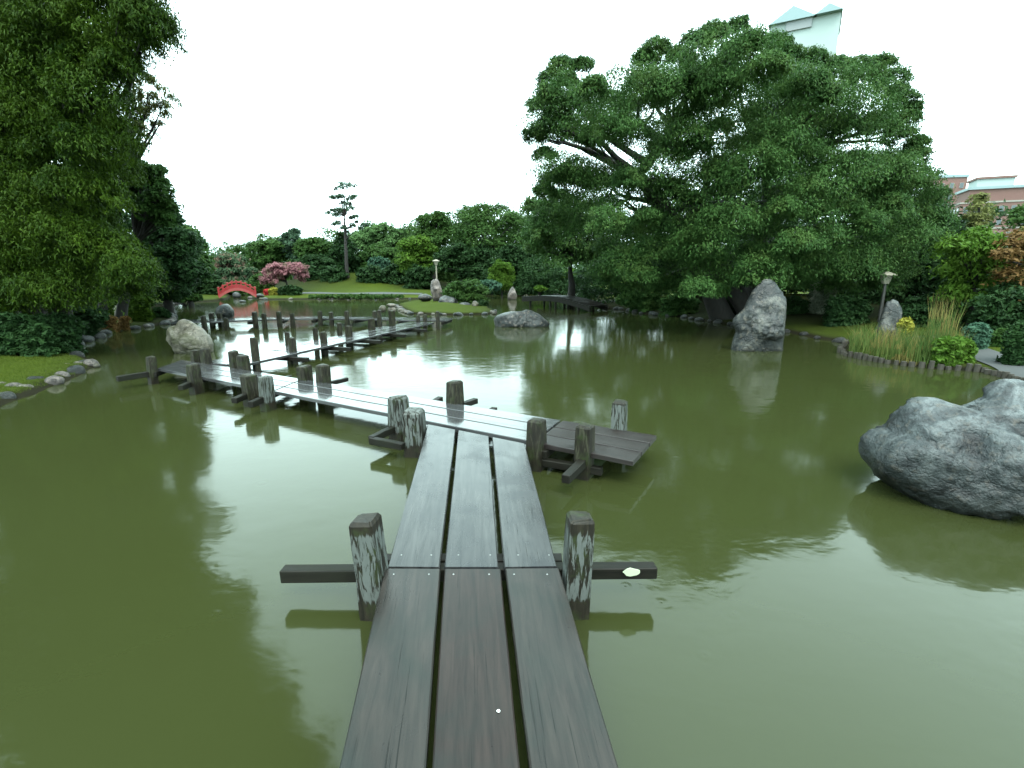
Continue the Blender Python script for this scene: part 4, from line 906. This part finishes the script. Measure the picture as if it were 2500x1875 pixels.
# hedges and bushes
bush('small dark clipped bush at the left foot of the mound', 757, 674, 16, 26, 43.5, 'leaf_dark')
bush('large dark bush on the left slope of the mound', 812, 676, 36, 26, 43.5, 'leaf_dark')
bush('widest dark bush on the right of the mound top', 905, 676, 30, 27, 43, 'leaf_dark'); bush('dark bush beside the widest one on the mound', 958, 676, 30, 27, 43, 'leaf_dark')
bush('dark bush right of the mound near the lamp post', 1022, 678, 36, 28, 41, 'leaf_dark')
bush('blue-green bush peeping above the widest mound bush', 925, 645, 24, 16, 45, 'leaf_blue')
bush('dark bush by the path right of the red bridge', 708, 712, 28, 14, 34, 'leaf_dark'); bush('yellow-green small bush right of the red bridge', 670, 711, 12, 8, 34.5, 'leaf_yellow')
bush('tiny red flowering bush by the red bridge', 656, 711, 8, 4, 34.8, 'flower_red')
bush('wide low dark tree-like hedge left of the red bridge', 490, 690, 52, 24, 36, 'leaf_dark'); bush('shady bush behind the red bridge arch', 585, 705, 40, 18, 38, 'leaf_mid')
bush('low green bushes behind the right end of the red bridge', 640, 690, 30, 18, 40, 'leaf_mid')
bush('large rounded bush on the grassy point behind the rocks', 1138, 712, 54, 30, 26.5, 'leaf_mid'); bush('small dark bush at the right end of the grassy point', 1178, 742, 14, 8, 25, 'leaf_dark')
bush('bluish bush behind the grassy point', 1190, 700, 34, 16, 33, 'leaf_blue'); bush('yellowish low bush on the back lawn', 1318, 705, 14, 6, 34, 'leaf_bright')
bush('dark hedge along the back lawn', 1330, 692, 70, 16, 37, 'leaf_dark')
bush('clipped layered bush before the umbrella maple', 1395, 708, 26, 10, 37, 'leaf_mid'); bush('low shrub right of the umbrella maple', 1455, 714, 24, 12, 37, 'leaf_mid')
bush('hanging shrub on the shore below the great tree', 1560, 735, 60, 22, 22.3, 'leaf_oak'); bush('drooping shrub on the shore right of the hanging one', 1660, 738, 40, 24, 20.6, 'leaf_oak')
bush('small round dark bush left of the tall standing rock', 1795, 728, 18, 13, 19, 'leaf_dark'); bush('shrub directly behind the tall standing rock', 1935, 745, 36, 20, 18, 'leaf_dark')
bush('large dark shrub between the standing rock and the pillar', 2068, 757, 50, 32, 15.5, 'leaf_dark'); bush('shrub dotted with pale flowers under the great tree', 2010, 708, 26, 22, 18, 'flower_white')
bush('low dark shrub behind the stone pillar', 2230, 770, 60, 26, 14.5, 'leaf_dark'); bush('yellow bush beside the stone pillar', 2206, 795, 15, 15, 11.8, 'leaf_yellow')
bush('small round blue-green topiary tree by the right path', 2384, 812, 27, 20, 10.6, 'leaf_blue', name='topiary'); bush('low bush right of the topiary tree', 2450, 825, 24, 20, 10.8, 'leaf_mid')
bush('very dark shrub at the right edge by the path', 2500, 835, 34, 50, 9.2, 'leaf_dark'); bush('low green clump at the end of the reed bed', 2330, 850, 46, 26, 9.6, 'leaf_bright')
# left shrubs
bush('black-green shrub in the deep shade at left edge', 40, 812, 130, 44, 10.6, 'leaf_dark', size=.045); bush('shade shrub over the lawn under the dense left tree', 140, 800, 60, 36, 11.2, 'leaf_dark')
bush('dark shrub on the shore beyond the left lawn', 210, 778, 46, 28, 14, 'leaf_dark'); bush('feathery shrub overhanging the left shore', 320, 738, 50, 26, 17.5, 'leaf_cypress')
bush('reddish low plant on the left shore', 268, 782, 16, 10, 15.2, 'leaf_rust'); bush('second reddish plant on the left shore', 305, 783, 12, 8, 15.6, 'leaf_rust')
bush('brownish shrub behind the reddish plants', 345, 752, 20, 12, 18.5, 'leaf_olive'); bush('small bush at the shore by the pale rock', 385, 765, 26, 14, 19, 'leaf_dark')
bush('shore foliage under the round dark tree', 450, 728, 44, 12, 25, 'leaf_mid')
for i, (x0, x1) in enumerate(((735, 1020),)):
    bush('long low clipped hedge below the path of the mound', 878, 725, 142, 5, 31.5, 'leaf_mid', r=6, layers=2, thick=.3, tufts=14, per_tuft=12)

# far wood closing the horizon behind everything
cl = []
for a_ in np.arange(-62, 62, 1.15):
    if -25.5 < a_ < -22.5 or True:
        for k in range(3):
            D = random.uniform(66, 84); ang = R(a_ + random.uniform(-.6, .6)); cl.append((D * math.tan(ang) if abs(a_) < 58 else D * math.tan(ang), D, random.uniform(.8, 3.9) * (1 if k else .4), random.uniform(1.2, 2.0)))
def wood_belt(label, segs, size, seed, mat='leaf_dark'):
    cl = []
    for (x0, D0, x1, D1, h, n) in segs:
        for i in range(n):
            u = i / max(1, n - 1); px = x0 + (x1 - x0) * u; D = D0 + (D1 - D0) * u + random.uniform(-1, 1); p = Wp(px, 650, D)
            r_ = random.uniform(.6, 1.0) * (1.5 if D > 40 else 1); z = .3
            while z < h * random.uniform(.8, 1.1): cl.append((p.x + random.uniform(-.5, .5), D + random.uniform(-.5, .5), gz(p.x, D) + z, r_)); z += r_ * 1.1
    V, Fc = leaves(cl, size, tufts=22, per_tuft=16, tuft_r=.42, seed=seed, up=.3)
    tag(link('wood', mesh_np('wood', V, Fc), M[mat]), label, kind='stuff')
wood_belt('rounded mass of far trees under the skyline behind the mound', [(500, 60, 640, 60, 3.6, 8), (640, 60, 820, 60, 4.6, 12), (820, 58, 1000, 56, 5.2, 12), (1000, 52, 1140, 50, 5.4, 11), (1120, 50, 1300, 46, 6.6, 14), (1280, 44, 1340, 42, 5.5, 5)], .13, 25, 'leaf_mid')
wood_belt('mostly hidden dark thicket added behind the trees of the left bank', [(-700, 17, 60, 18, 6, 14), (60, 19, 290, 21, 6, 9), (250, 24, 350, 26, 6, 6), (330, 30, 440, 34, 3.4, 7)], .085, 21)  # added so the pond mirrors foliage instead of sky below the crowns
wood_belt('mostly hidden dark thicket added behind the trees of the right bank', [(1440, 29, 1720, 27, 4.5, 12), (1700, 26, 2100, 25, 5.5, 14), (2080, 22, 2350, 20, 2.9, 10), (2330, 17, 2900, 14, 1.9, 14), (1150, 40, 1440, 33, 2.6, 14)], .09, 22)  # added for the same reason, keeps sky out of the right-hand reflections
V, Fc = leaves(cl, .26, tufts=20, per_tuft=12, tuft_r=.4, seed=5)
tag(link('far_wood', mesh_np('far_wood', V, Fc), M['leaf_mid']), 'distant mass of trees closing the horizon beyond the garden', kind='stuff')

# ------------------------------------------------------------------ reeds and grass
def blades(n, fn, h0, h1, wd, lean, seed):
    g = np.random.default_rng(seed); V = []; q = []
    for i in range(n):
        p = fn(g); 
        if p is None: continue
        h = g.uniform(h0, h1); a = g.uniform(0, 6.28); l = g.normal() * lean * h; b_ = g.uniform(0, 6.28); wx, wy = math.cos(a) * wd, math.sin(a) * wd; lx, ly = math.cos(b_) * l, math.sin(b_) * l; k = len(V)
        V += [(p[0] - wx, p[1] - wy, p[2]), (p[0] + wx, p[1] + wy, p[2]), (p[0] + lx * .4 + wx * .7, p[1] + ly * .4 + wy * .7, p[2] + h * .6), (p[0] + lx * .4 - wx * .7, p[1] + ly * .4 - wy * .7, p[2] + h * .6),
              (p[0] + lx + wx * .1, p[1] + ly + wy * .1, p[2] + h), (p[0] + lx - wx * .1, p[1] + ly - wy * .1, p[2] + h)]
        q += [(k, k + 1, k + 2, k + 3), (k + 3, k + 2, k + 4, k + 5)]
    return np.array(V), np.array(q)
def in_px(poly, z=.05):
    xs = [p[0] for p in poly]; ys = [p[1] for p in poly]
    def fn(g):
        for _ in range(50):
            x, y = g.uniform(min(xs), max(xs)), g.uniform(min(ys), max(ys))
            if inside(poly, x, y): p = G(x, y, z); return (p.x, p.y, gz(p.x, p.y) - .02)
    return fn
rb = [(2070, 862), (2160, 880), (2260, 892), (2340, 895), (2350, 872), (2250, 860), (2150, 850), (2075, 845)]
V1, q1 = blades(1500, in_px(rb), .2, .62, .008, .3, 3)
tag(link('reeds', mesh_np('reeds', V1, q1), M['reed']), 'yellow and green reeds growing round the stone pillar', kind='stuff')
V1, q1 = blades(150, in_px([(2250, 880), (2320, 880), (2320, 860), (2250, 860)]), .7, 1.25, .007, .12, 4)
tag(link('reeds', mesh_np('reeds', V1, q1), M['reed']), 'taller straw coloured reed stalks at the right of the bed', kind='stuff')
lawn = [(-60, 975), (90, 930), (190, 895), (215, 880), (180, 858), (120, 845), (-60, 850)]
V1, q1 = blades(9000, in_px(lawn, .15), .02, .06, .004, .5, 6)
tag(link('grass', mesh_np('grass', V1, q1), M['grass_blade']), 'short lawn grass on the left point', kind='stuff')
